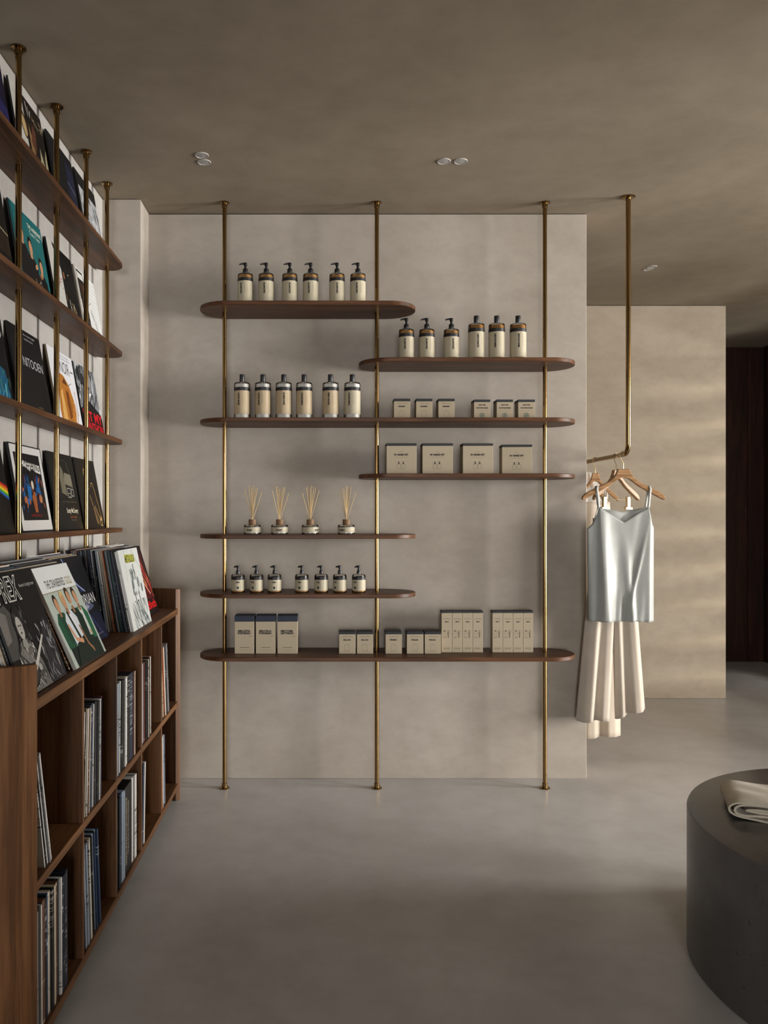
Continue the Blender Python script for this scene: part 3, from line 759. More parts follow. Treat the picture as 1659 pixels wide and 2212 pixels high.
# row 2
rows[1] = [
 ('dark record sleeve with stacked pale blocks at its foot', K, [bg('15120f'), ('p', [(.3, .3), (1, .25), (1, .5), (.3, .6)], '2c211a', .5), ('l', [(.2, .62), (1, .5)], .02, '8d8063'), ('r', .55, .0, .98, .1, 'b3a586', .2), ('r', .6, .11, .95, .17, '9a8d70', .2)]),
 ('teal record sleeve with three dark dressed figures', '0d1a1c', [bg('20686a', .25), ('t', 'THE AIRBORNE', .52, .86, .96, .91, 'd6d3c4', .01), ('t', 'Toxic Twin', .56, .79, .9, .84, 'c4cfc4'), ('p', [(.0, 0), (.12, .0), (.06, 1), (0, 1)], '17484c')]
   + figure(.26, -.1, .72, '1a100c', '141014', '0e0c0e') + figure(.50, -.22, .74, '1a100c', '0f0e12', '0e0c0e') + figure(.78, -.28, .66, '1a100c', '0f0e12', '0e0c0e')
   + [('p', [(.1, 0), (1, 0), (1, .22), (.6, .3), (.1, .34)], '0f0c0f'), ('e', .62, .42, .05, .03, SK, 0, .6), ('e', .74, .34, .05, .03, SK2), ('s', 12, 14, .5, .12, .8, .3, ['a8824e', 'c9c4b0', '4a3423'], .07, .012, 1.0)]),
 ('black record sleeve with white panel and red scribbles at left', K, [bg('0d0c0c'), ('r', 0, 0, .44, 1, 'bcbab4', .1), ('p', [(.2, 1), (.44, 1), (.44, .72), (.3, .86)], '17161a'), ('s', 5, 12, .12, .4, .42, .75, ['8f3a3a', '5a3f44', 'a05252'], .16, .016, .4),
   ('l', [(.16, .7), (.2, .56), (.28, .66), (.3, .5)], .018, '9c4a48'), ('e', .52, .66, .03, .05, '8c5a38'), ('e', .72, .72, .015, .01, 'c9c6c0'), ('s', 6, 34, .62, .0, .86, .34, ['caa06c', 'e5d3b0', '7a5230'], .08, .01, 1.9), ('l', [(.66, .04), (.6, .36)], .01, 'd9d4c8'), ('s', 8, 8, .46, .05, .56, .4, ['b27a45', 'd8a86a'], .1, .02, 1.4)]),
 ('record sleeve of white lined paper with handwriting', 'b6b2a8', [bg('d4d5d3'), ('r', .0, .0, .10, 1, 'a8a297', .2), ('r', .12, .55, .42, .98, '14120f'), ('r', .14, .86, .40, .95, 'c9c7c2'), ('r', .14, .05, .42, .55, '1a1412'), ('s', 3, 12, .16, .62, .4, .8, ['6a3d24', '3a241a'], .14, .02, -.2)]
   + [('r', .15, .10 + .075 * i, .40, .115 + .075 * i, '5a5a5c') for i in range(6)] + [('r', .47, .06 + .062 * i, .98, .064 + .062 * i, 'a9b0b4') for i in range(15)]
   + [('l', [(.55, .42), (.58, .5), (.6, .38), (.63, .45), (.64, .34), (.68, .40)], .009, '33343a'), ('l', [(.68, .28), (.71, .36), (.72, .2), (.76, .3), (.78, .18), (.83, .24), (.86, .14)], .009, '33343a'), ('l', [(.52, .56), (.6, .6)], .006, '33343a')]),
]
# row 3
rows[2] = [
 ('black record sleeve with cyan painting and white script', K, [bg('0d0e10'), ('p', [(.35, 0), (.95, 0), (.88, .38), (.6, .45), (.35, .3)], '1f5a78', .4), ('s', 14, 50, .36, 0, .95, .42, ['2f86a8', '6fb6c8', '123a52', '3d7a6a'], .14, .02, 1.4), ('l', [(.78, .8), (.88, .86), (.94, .78), (.86, .7), (.82, .76)], .012, 'c9cdd0')]),
 ('plain black record sleeve with silver capital lettering', '101012', [bg('131315'), ('t', 'in a new light', .46, .93, .82, .96, 'bdbdbd'), ('t', 'sounds remain', .46, .885, .74, .91, 'a9a9a9'), ('t', 'NITOOEN', .30, .56, .93, .67, 'b9bbbe', -.005), ('t', 'edition', .55, .10, .70, .12, '8a6b3a')]),
 ('white record sleeve with golden jug artwork and black title', '7a6a52', [bg('d3d4d8'), ('t', 'NOIR', .42, .72, .80, .88, '191a1c', 0), ('r', .82, .78, .95, .795, '191a1c'), ('t', 'musique de chambre', .45, .94, .85, .97, '2a2b2e'), ('t', 'premiere edition', .45, .90, .88, .93, '2a2b2e'),
   ('p', [(.16, 0), (.70, 0), (.80, .22), (.78, .40), (.66, .58), (.5, .68), (.36, .70), (.22, .5), (.14, .2)], 'b8762c', .35), ('p', [(.22, .08), (.4, .05), (.36, .5), (.28, .45)], 'd9a860', .2), ('p', [(.5, .1), (.62, .16), (.58, .46), (.48, .5)], '7a3f18', .4), ('p', [(.40, .58), (.60, .56), (.5, .66)], '5f3416', .4),
   ('l', [(.7, .3), (.8, .34), (.86, .22), (.8, .08), (.72, .1)], .02, 'a86a2c'), ('l', [(.56, .5), (.66, .28), (.6, .2)], .012, '3a2414'), ('l', [(.6, .56), (.78, .62)], .008, '3f3a34'), ('l', [(.84, .5), (.87, .52), (.9, .2)], .012, '8c5a38'), ('t', 'vol. 2', .84, .04, .94, .06, '4a4a4c')]),
 ('black and white photo record sleeve with large red block letters', '1a1a1c', [bg('8e9196', .5), ('s', 21, 90, 0, .3, 1, 1, ['16181b', '3a3d42', 'd0d2d3', '0f1012'], .22, .035, 1.2), ('p', [(0, 0), (1, 0), (1, .34), (.5, .5), (0, .34)], '121418'), ('r', .05, .06, .98, .33, '16080a'), ('t', 'HIT MY', .07, .20, .97, .335, 'c01420', .03), ('t', 'NINTHON', .10, .04, .97, .175, 'b5121e', .03), ('e', .16, .86, .07, .1, '1c1e22'), ('e', .32, .78, .08, .1, '202227')]),
]
# row 4
rows[3] = [
 ('black record sleeve with small band of coloured stripes', K, [bg('0c0c0d')] + [('p', [(.55, .62 - .022 * i), (1, .50 - .03 * i), (1, .47 - .03 * i), (.55, .598 - .022 * i)], c) for i, c in enumerate(('a8201c', 'c8701c', 'c9b81f', '3f8f3a', '2050a8'))]),
 ('white framed record sleeve with colourful painted crowd', '18181a', [bg('1a1a1c'), ('r', .02, .015, .98, .985, 'c9c7c4'), ('r', .10, .13, .90, .90, '0f1014'), ('p', [(.14, .83), (.86, .78), (.88, .68), (.70, .70), (.62, .735), (.54, .70), (.38, .75), (.16, .74)], 'd0cfca'), ('t', 'THE OFFSPRING', .17, .71, .85, .81, '141416', .02)]
   + [('s', 31, 60, .14, .22, .86, .66, ['123a6a', '1f5f9c', '0f1c34', '6a2a1c', 'a8562c', '0c1020'], .16, .05, 1.3), ('p', [(.34, .4), (.44, .34), (.48, .5), (.36, .56)], '1f69a8', .3), ('p', [(.66, .46), (.78, .42), (.74, .6), (.68, .58)], '1f5f9c', .3), ('e', .53, .56, .045, .07, 'b8b4aa', .3), ('e', .53, .6, .1, .1, '0c0c10'), ('e', .535, .54, .035, .05, 'c4bfb4'), ('e', .74, .38, .05, .05, 'b57a50', .3), ('e', .25, .36, .045, .04, 'a86a48', .3), ('p', [(.50, .22), (.58, .22), (.60, .40), (.54, .46), (.46, .40)], 'a0582c', .3), ('l', [(.48, .56), (.52, .42)], .025, '7a3f22'), ('t', 'AMERICANA', .34, .17, .68, .20, '8f2420')]),
 ('black record sleeve with pale truck grille photo', '141311', [bg('151412'), ('p', [(.36, .48), (.56, .44), (.52, .78), (.42, .86), (.34, .8)], '6f6a58', .35), ('p', [(.52, .6), (.84, .56), (.82, .73), (.56, .75)], '7d7866', .3), ('p', [(.56, .40), (.84, .38), (.86, .55), (.56, .58)], '171a20'), ('o', .58, .42, .72, .55, .012, '9a9684'), ('o', .74, .44, .84, .54, .01, 'b5b1a0'), ('r', .60, .47, .70, .48, '8a8676'), ('l', [(.7, .9), (.78, .74)], .01, '6a675c'), ('l', [(.42, .9), (.66, .92)], .006, '4a4840'), ('r', .3, .36, .9, .365, '5a5648'), ('t', 'Scotty McCreery', .42, .20, .88, .28, 'c9c3ae', .02), ('t', 'SAME TRUCK', .52, .15, .78, .175, '9c5a34'), ('t', 'the singles', .56, .115, .76, .13, '8b8676')]),
 ('dark brown record sleeve with thin golden lines', '15110e', [bg('181310'), ('l', [(.40, .86), (.44, .8), (.42, .72), (.50, .56)], .03, 'a88248'), ('l', [(.40, .86), (.36, .78), (.42, .72)], .014, 'c9a868'), ('l', [(.62, .60), (.66, .66), (.72, .66), (.78, .52), (.86, .3), (.92, .12)], .014, 'b08a50'), ('l', [(.5, .48), (.60, .24), (.66, .06)], .013, 'b8945c'), ('l', [(.52, .44), (.68, .06)], .012, 'a8844c'), ('l', [(.60, .40), (.74, .22), (.84, .1)], .013, 'b8945c'), ('l', [(.60, .40), (.62, .30), (.74, .06)], .01, 'a8844c'), ('o', .80, .03, .90, .12, .012, 'c4a468'), ('p', [(.82, .12), (.9, .12), (.86, .18)], 'b8945c'), ('p', [(.56, .3), (.7, .34), (.74, .5), (.62, .56)], '1f1815')]),
]
SLOT = [2.370, 2.748, 3.131, 3.473]
RN = ['top', 'second', 'third', 'lowest']
for r_, z in enumerate(RZ):
    for s_, (lb, base, art) in enumerate(rows[r_]):
        record(lb + ' on the %s wall ledge' % RN[r_], -1.018, SLOT[s_] + (R.uniform(-0.003, 0.003) if s_ < 3 else 0), z, math.radians(R.uniform(9.6, 10.6)), 0.007, paper(base), art, 'record sleeves on the wall ledges', 0.0, LPS if s_ < 3 else 0.311)

# ---- sleeves filed on top of the console
PAL = [('black', '121214', '8d8b86'), ('white', 'cfccc6', '3a3836'), ('cream', 'b9ad97', '4a3c30'), ('navy blue', '1a2438', 'a9adb5'), ('dark red', '5e1d1b', 'c9b59a'), ('grey', '77777a', '222224'),
       ('dark blue', '22344f', 'bfc6cf'), ('brown', '5a3a28', 'cbb795'), ('teal', '1d4a50', 'c2c9c4'), ('orange', '9a5226', '241a14'), ('pale blue', '8795a4', '2b3038'), ('charcoal', '26262a', 'b5b1a8')]
def pal(name):
    return next(p for p in PAL if p[0] == name)
def sleeve_stack(title, x, y, th0, th1, n, t_rng, seed, group, skip_cols=None, cols=None):
    """records behind a front cover, filed back towards the wall"""
    r = random.Random(seed); tp = 0.0; th = th0
    for i in range(n):
        t = r.choice(t_rng); nth = th0 + (th1 - th0) * (i + 1) / n
        x -= (tp + 0.0012) / math.cos(nth) + 0.312 * (math.sin(th) - math.sin(nth)); th = nth; tp = t
        nm, c, ink = pal(cols[i % len(cols)]) if cols else r.choice(PAL)
        yy = y + r.uniform(-0.008, 0.008)
        record('%s record sleeve, %s behind the %s' % (nm, ORD[i], title), x, yy, CT, th, t, spine_mat(c, ink, True), None, group, 0.0, 0.31, r.choice((0.31, 0.312, 0.308)))
T_ = math.radians
trex = [bg('0d0d0e'), ('p', [(0, .30), (.16, .30), (.30, .62), (.18, .74), (0, .70)], '4c4a47', .2), ('p', [(0, .42), (.12, .45), (.16, .66), (0, .72)], '76736d', .2),
        ('p', [(.60, 0), (.98, 0), (.98, .46), (.88, .56), (.80, .50), (.70, .30)], '2b2b2d', .5), ('s', 43, 46, .62, .02, .97, .52, ['3c3c3f', '6b6b6e', '17171a', '909090'], .14, .022, 1.75),
        ('p', [(.10, .0), (.62, .0), (.58, .18), (.50, .36), (.42, .42), (.26, .42), (.18, .34), (.12, .2)], '6d6a65', .55), ('s', 41, 90, .14, .02, .56, .38, ['a9a69f', '2a2a2b', 'c2bfb8', '4a4947'], .07, .016, 1.9),
        ('e', .36, .545, .125, .165, '1b1b1c', .2, .1), ('s', 45, 40, .24, .40, .50, .70, ['2c2c2d', '101011', '3f3e3d', '55534f'], .07, .02, 1.4), ('e', .335, .525, .062, .098, 'aeaba4', .25, .08), ('e', .318, .545, .014, .008, '2a2a2a'), ('e', .355, .545, .014, .008, '2a2a2a'), ('e', .335, .485, .018, .008, '3a3937'), ('p', [(.33, .53), (.342, .53), (.346, .508), (.326, .508)], '8c8983'),
        ('p', [(.30, .43), (.37, .43), (.40, .37), (.34, .34), (.28, .38)], '97948d', .3), ('p', [(.17, .33), (.24, .38), (.46, .20), (.42, .13)], '85827c', .5), ('e', .30, .13, .15, .085, '161617', 0, .45), ('e', .30, .13, .125, .066, '3a3937', .3, .45), ('p', [(.36, .19), (.72, .42), (.735, .40), (.385, .155)], 'b5b2aa'), ('e', .47, .17, .035, .03, 'a9a69f', .2), ('l', [(.66, .03), (.69, .5)], .005, '8b8984'), ('l', [(.90, .03), (.91, .28)], .005, '8b8984'),
        ('t', 'T·REX', .05, .76, .56, .95, 'c6c4bf', .05), ('t', 'T·REX', .05, .76, .56, .95, '111112', .008), ('t', 'found a bright star', .60, .84, .94, .88, 'a9a7a2')]
o = record('black and white concert photo record sleeve with outlined T·REX lettering', -0.711, 1.938, CT, T_(19.5), 0.006, paper('101012'), trex, None)
cran = [bg('cfd2d0'), ('p', [(0, 0), (1, 0), (1, .74), (0, .74)], 'a9b3a9', .08), ('r', .0, .735, 1, .745, '8b8470'), ('t', 'THE CRANBERRIES', .16, .78, .70, .86, '1a1b1c', .01), ('t', 'GOLD', .74, .78, .92, .86, '8f8048', .01)]
def cranfig(x, y, hair, coat, shirt, hs=1.0):
    return [('p', [(x - .13, 0), (x + .14, 0), (x + .15, .36), (x - .14, .36)], '17201c'), ('p', [(x - .15, .18), (x + .15, .18), (x + .17, .44), (x + .08, .53), (x - .08, .53), (x - .17, .44)], coat),
            ('p', [(x - .045, .22), (x + .045, .22), (x + .05, .52), (x - .05, .52)], shirt), ('r', x - .028, .49, x + .028, .56, SK2), ('e', x, y, .058, .088, hair), ('e', x + .004, y - .022, .047, .07, SK, .1)]
cran += cranfig(.22, .63, '2a1c12', '1c4a34', '1c3a2c') + cranfig(.80, .655, '241a12', '1f5a3e', 'b9bcb6') + cranfig(.61, .67, '3a2a1a', '12241c', '152a20') + cranfig(.43, .645, 'c0a468', 'c3c8cc', 'cdd1d4')
cran += [('p', [(.36, .52), (.40, .53), (.52, .12), (.46, .1)], '14281e'), ('p', [(.14, .0), (.88, .0), (.84, .2), (.6, .26), (.3, .2)], '17231d'), ('l', [(.27, .40), (.34, .24), (.46, .21)], .045, SK), ('e', .47, .21, .035, .028, SK), ('l', [(.56, .36), (.60, .16), (.66, .10)], .034, SK2), ('e', .67, .09, .02, .035, SK2, 0, .4), ('e', .82, .25, .02, .025, SK)]
record('pale green record sleeve with four standing people and THE CRANBERRIES GOLD title', -0.702, 2.306, CT, T_(24.5), 0.010, paper('cfccc6'), cran, None)
gor = [bg('0f1116'), ('p', [(0, 0), (1, 0), (1, .3), (0, .36)], '14182c', .3), ('p', [(.3, 1), (.36, .98), (.5, .72), (.72, .6), (.6, .58), (.44, .72)], '2b3a66', .3), ('l', [(.30, .99), (.36, .88), (.42, .84), (.50, .70), (.56, .66), (.72, .58)], .014, 'aab4cf'), ('e', .5, .40, .34, .045, '4d5370', .2), ('e', .48, .405, .2, .028, '9496a2', .2),
       ('t', 'GORIAN', .34, .43, .97, .55, 'c9cacb', -.005), ('l', [(.55, .36), (.7, .2), (.9, .0)], .012, '3a4a8c'), ('l', [(.55, .36), (.6, .2), (.66, .0)], .008, '2a3566'), ('t', 'masters of chant', .62, .07, .84, .085, '8b8f9c')]
record('black record sleeve with blue lightning and GORIAN lettering', -0.782, 2.645, CT, T_(20.0), 0.007, paper('1d3f66'), gor, None)
met = [bg('c9ccc8', .08), ('l', [(.28, .99), (.20, .6)], .008, '55564c'), ('l', [(.66, .99), (.98, .70)], .008, '55564c'), ('p', [(.26, .94), (.74, .92), (.76, .82), (.26, .83)], 'a9ac4c', .1), ('t', 'METALLICA', .28, .83, .74, .92, '3a3c28', .01),
       ('s', 51, 70, .16, .0, .92, .34, ['8f9696', '5d6466', 'b9bdbb', '3f4548'], .3, .012, 2.1), ('p', [(.40, .48), (.46, .5), (.50, .72), (.46, .76), (.42, .66)], '7f8686', .4), ('l', [(.58, .80), (.6, .6)], .03, '5a6062'), ('s', 52, 16, .34, .4, .66, .74, ['5d6466', '3a4043', '9aa09f'], .18, .014, 1.7), ('e', .70, .56, .05, .07, '8a9090', .3), ('e', .84, .48, .035, .06, '767d7e', .3), ('l', [(.62, .44), (.68, .2), (.84, .06)], .02, '565d60'), ('l', [(.42, .44), (.48, .2), (.5, 0)], .02, '6a7072'), ('t', 'AND', .76, .06, .88, .1, '5a5f60')]
record('white record sleeve with grey pencil drawing and green METALLICA lettering', -0.715, 3.063, CT, T_(11.7), 0.006, paper('c2c4c0'), met, None)
red = [bg('160a0b'), ('p', [(.1, .3), (.9, .18), (.9, .9), (.3, .8)], '4a1214', .5), ('s', 61, 44, .1, .2, .98, .8, ['8f1f1c', 'c4402c', 'd98a5a', '5a1214'], .3, .02, 2.2), ('l', [(.3, .7), (.8, .28)], .02, 'd0a088'), ('l', [(.5, .74), (.9, .40)], .014, 'b86a58'), ('t', 'tlinth', .42, .08, .94, .19, 'b81a18', .03)]
record('dark record sleeve with red light streaks beside the far end panel', -0.759, 3.432, CT, T_(17), 0.006, paper('1a0c0c'), red, None)
sleeve_stack('T·REX record on the console', -0.718, 1.938, T_(19.5), T_(9), 16, (0.004, 0.005, 0.006), 1, 'sleeves filed behind the T·REX record', cols=['charcoal', 'cream', 'white', 'dark blue', 'cream', 'black', 'teal', 'brown', 'white', 'orange', 'black', 'navy blue', 'cream', 'grey', 'white', 'black'])
sleeve_stack('CRANBERRIES record on the console', -0.713, 2.306, T_(24.5), T_(10), 14, (0.004, 0.005), 2, 'sleeves filed behind the CRANBERRIES record', cols=['brown', 'teal', 'charcoal', 'cream', 'white', 'black', 'cream', 'navy blue', 'pale blue', 'white', 'black', 'cream', 'brown', 'grey'])
sleeve_stack('GORIAN record on the console', -0.789, 2.645, T_(20), T_(9), 11, (0.004, 0.005, 0.006), 3, 'sleeves filed behind the GORIAN record', cols=['dark blue', 'cream', 'white', 'brown', 'cream', 'black', 'pale blue', 'navy blue', 'dark red', 'grey', 'white'])
sleeve_stack('METALLICA record on the console', -0.721, 3.063, T_(11.7), T_(3), 31, (0.004, 0.005, 0.006), 4, 'sleeves filed behind the METALLICA record', cols=['white', 'black', 'charcoal', 'dark blue', 'black', 'teal', 'grey', 'charcoal', 'orange', 'cream', 'cream', 'white', 'pale blue', 'black', 'charcoal', 'white', 'dark blue', 'black', 'grey', 'charcoal', 'navy blue', 'pale blue', 'dark blue', 'dark red', 'cream', 'white', 'grey', 'orange', 'black', 'navy blue', 'brown', 'dark blue', 'pale blue', 'black'])
sleeve_stack('red streaked record by the far end panel', -0.765, 3.432, T_(17), T_(6), 16, (0.004, 0.005, 0.006), 6, 'sleeves filed behind the red streaked record', cols=['black', 'white', 'dark red', 'white', 'pale blue', 'white', 'charcoal', 'brown'])

# ---- sleeves filed upright in the cubbies, spines to the aisle
_sp = {}
def spine_mesh(t, mat, h_):
    k = (t, mat.name, h_)
    if k not in _sp: _sp[k] = MB().box(-0.31, 0, 0, t, 0, h_).mesh('sleeve', mat, 0)
    return _sp[k]
def cubby(title, y0, y1, zbase, items, lean0, lean1, setback=0.004, seed=0):
    """items: (palette name, weight) spread over y0..y1; stacked away from the camera; lean in degrees, positive tips the top towards the camera"""
    r = random.Random(seed); y = y0; n = len(items); GAP = 0.0012
    L0, L1 = T_(lean0), T_(lean1)
    fan = 0.312 * max(0.0, math.sin(L1) - math.sin(L0))
    k = (y1 - y0 - fan - GAP * n) / sum(t for _, t in items); pa = None; hp = 0
    for i, (nm, t) in enumerate(items):
        t = round(t * k, 4)
        _, c, ink = pal(nm); a = L0 + (L1 - L0) * i / max(n - 1, 1); h_ = r.choice((0.308, 0.31, 0.312))
        o = link('record_sleeve', spine_mesh(t, spine_mat(c, ink), h_))
        if pa is not None: y += 0.312 * max(0.0, math.sin(a) - math.sin(pa))
        pa = a
        o.location = (CF - setback - r.uniform(0, 0.008), y, zbase + t * max(0.0, math.sin(-a)) + 0.0004); o.rotation_euler = (a, 0, 0)
        tag(o, '%s record sleeve, %s from the left in the %s cubby' % (nm, ORD[i], title), 'record', 'sleeves in the %s cubby' % title)
        y += t / math.cos(a) + GAP
UP, LO = 0.475, 0.086
mk = lambda s: [(dict(k='black', w='white', c='cream', n='navy blue', r='dark red', g='grey', d='dark blue', b='brown', t='teal', o='orange', p='pale blue', h='charcoal')[ch], {'1': 1, '2': 1.6, '3': 2.6, '4': 7}[s[i * 2 + 1]]) for i, ch in enumerate(s[::2])]
cubby('upper nearest', 2.03, 2.085, UP, mk('w1k1h1w1g1k1w1w1'), 15, 16, seed=1)
cubby('lower nearest', 1.965, 2.21, LO, mk('g2w1k2w1g1b3k2d2w1c1k2h1c2b3k2w1n2k2n2k2'), 0.8, 0.8, seed=2)
cubby('upper second', 2.345, 2.56, UP, mk('w1k1c1w1k1b1c1d2n2p2w1k3g1k3w1k2n2r2'), -4.6, -1.0, seed=3)
cubby('lower second', 2.375, 2.535, LO, mk('p2g1p2g2k1w1c1c2k1g1p2d1k1p2d2'), 5, 7, seed=4)
cubby('upper middle', 2.72, 2.995, UP, mk('p3n2w1k1h2k2w1c1w1k3n3k2r1c1'), -1.8, -0.3, seed=5)
cubby('lower middle', 2.722, 3.03, LO, mk('c1t1k1d2p2p1k4w2g1w2'), 0.0, 0.0, seed=6)
cubby('upper fourth', 3.092, 3.285, UP, mk('w3p2w1r1c1k1b1k2c1k2w1r1w1'), 0.5, 0.5, seed=7)
cubby('lower fourth', 3.115, 3.15, LO, mk('d1w1'), -4, -4, seed=8)
cubby('upper farthest', 3.53, 3.69, UP, mk('c1o1w1c1k1w1g1k1w2'), 9.0, 10.5, seed=9)
cubby('lower farthest', 3.492, 3.582, LO, mk('o1c2w1p2p1g1'), 2.5, 3.2, seed=10)
for o in list(COL.objects):
    if o.name.startswith('record_sleeve') and o.get('label', '').startswith('black record sleeve, seventh from the left in the lower middle'):
        o['label'] = 'thick black soundtrack box set in the lower middle cubby, seventh from the left'
        o.data.materials[0] = paper('0e0e10')
        Print().draw([('t', 'ORIGINAL MOTION PICTURE SOUNDTRACK', 0.03, 0.017, 0.27, 0.0245, 'b5a98f', .01), ('t', 'Original Music by Thomas Newman', 0.06, 0.006, 0.25, 0.013, 'b5a98f', .01)]).build('spine_lettering', o, lambda a, b, l: (l, 0.085 - b * 2.6, a))

# ---------------------------------------------------------------- clothes rail, hangers, garments
RX, RZ_ = 1.490, 1.659
rail = thing('clothes_rail', 'brass clothes rail hanging from the ceiling behind the partition end', 'clothes rail', (RX, 3.956, 0))
y1 = 5.55 - 3.956
path = [(0, 0, H - 0.004), (0, 0, 2.3), (0, 0, RZ_ + 0.05)]
for i in range(1, 9):
    a = PI / 2 * i / 8; path.append((0, 0.05 - 0.05 * math.cos(a), RZ_ + 0.05 - 0.05 * math.sin(a)))
path += [(0, y1 * 0.5, RZ_), (0, y1 - 0.05, RZ_)]
for i in range(1, 9):
    a = PI / 2 * i / 8; path.append((0, y1 - 0.05 + 0.05 * math.sin(a), RZ_ + 0.05 - 0.05 * math.cos(a)))
path += [(0, y1, 2.3), (0, y1, H - 0.004)]
part('bent_tube', MB().tube(path, 0.0118, 20), M['brass'], rail)
for yy in (0, y1):
    part('ceiling_flange', MB().lathe([(0.031, H), (0.0335, H - 0.001), (0.0335, H - 0.0055), (0.032, H - 0.0065), (0.012, H - 0.0065)], 36, 0, yy), M['brass'], rail)

def hanger(label, y, rz, span=0.206, clips=False):
    """wooden hanger hung on the rail; origin on the rail axis"""
    t = thing('clothes_hanger', label, 'hanger', (RX, y, RZ_), rz, 'wooden hangers on the brass rail')
    s = span / 0.206; top = -0.0715
    up = [(0.0, 0.0), (0.0275, 0.0), (0.036, -0.022), (0.050, -0.043), (0.080, -0.066), (0.120, -0.086), (0.165, -0.108), (0.190, -0.122), (0.203, -0.136), (0.206, -0.147), (0.203, -0.1525)]
    dn = [(0.197, -0.153), (0.165, -0.136), (0.120, -0.112), (0.075, -0.086), (0.045, -0.064), (0.022, -0.048), (0.0, -0.043)]
    right = [(x * s, top + z) for x, z in up + dn]
    left = [(-x, z) for x, z in right[1:-1]][::-1]
    out = right + left
    ar = sum(out[i - 1][0] * out[i][1] - out[i][0] * out[i - 1][1] for i in range(len(out)))
    if ar < 0: out = out[::-1]
    part('wooden_arms', MB().prism(out, -0.011, 0.011, 0.003, axis='y'), M['hanger_wood'], t)
    hk = [(0.0, 0, top - 0.004), (0.0, 0, top + 0.030), (-0.006, 0, top + 0.038), (-0.0150, 0, -0.012)]
    for i in range(0, 11):
        a = PI * 1.22 - (PI * 1.22 + 0.35) * i / 10
        hk.append((0.0158 * math.cos(a), 0, 0.0158 * math.sin(a) * 1.0 - 0.0005))
    part('wire_hook', MB().tube(hk, 0.0019, 8), M['brass_wire'], t)
    if clips:
        z = top - 0.150; wv = 0.135 * s
        part('clip_bar', MB().tube([(-wv, 0, z + 0.035), (-wv, 0, z + 0.006), (-wv + 0.006, 0, z), (wv - 0.006, 0, z), (wv, 0, z + 0.006), (wv, 0, z + 0.035)], 0.0018, 8), M['brass_wire'], t)
        for sx in (-1, 1):
            part('clip', MB().box(sx * wv * 0.80 - 0.010, sx * wv * 0.80 + 0.010, -0.008, 0.008, z - 0.046, z + 0.014, 0.002).box(sx * wv * 0.80 - 0.022, sx * wv * 0.80 + 0.022, -0.0095, 0.0095, z - 0.052, z - 0.038, 0.002), M['brass_wire'], t)
    return t
H1Y, H2Y, H3Y, H4Y = 4.022, 4.118, 4.435, 4.60
hanger('front wooden hanger carrying the grey satin camisole', H1Y, 0.0)
hanger('second wooden hanger from the front, clipped to the cream trousers', H2Y, math.radians(24), 0.15, True)
hanger('third wooden hanger from the front, carrying the long cream dress', H3Y, math.radians(-8), 0.120)
hanger('rearmost wooden hanger, half hidden by the partition', H4Y, math.radians(-4), 0.120)

# camisole -----------------------------------------------------------------
cam_t = thing('camisole', 'grey satin camisole with thin straps on the front hanger', 'top', (RX, H1Y, 0.83))
def P2(px, py): p = pt(px, py, H1Y); return (p.x - RX, p.z - 0.83)
def smooth_curve(pts, n):
    """Catmull-Rom through points"""
    pts = [Vector(p) for p in pts]; out = []; m = len(pts) - 1
    for k in range(n + 1):
        u = k / n * m; i = min(int(u), m - 1); f = u - i
        p0, p1, p2, p3 = pts[max(i - 1, 0)], pts[i], pts[i + 1], pts[min(i + 2, m)]
        out.append(0.5 * ((2 * p1) + (p2 - p0) * f + (2 * p0 - 5 * p1 + 4 * p2 - p3) * f * f + (3 * p1 - p0 - 3 * p2 + p3) * f ** 3))
    return out
def top_edge(v_y):
    armL = smooth_curve([P2(1268, 1141), P2(1279, 1132), P2(1287, 1113), P2(1292, 1096)], 14)
    nkL = [Vector(P2(1292, 1096)).lerp(Vector(P2(1345.6, v_y)), i / 20) for i in range(21)]
    nkR = [Vector(P2(1345.6, v_y)).lerp(Vector(P2(1399, 1095)), i / 20) for i in range(21)]
    armR = smooth_curve([P2(1399, 1095), P2(1403, 1113), P2(1407, 1131), P2(1412, 1140)], 14)
    return armL + nkL[1:] + nkR[1:] + armR[1:]
def back_edge():
    e = top_edge(1106)
    return e
def gauss(u, c, s): return math.exp(-((u - c) / s) ** 2)
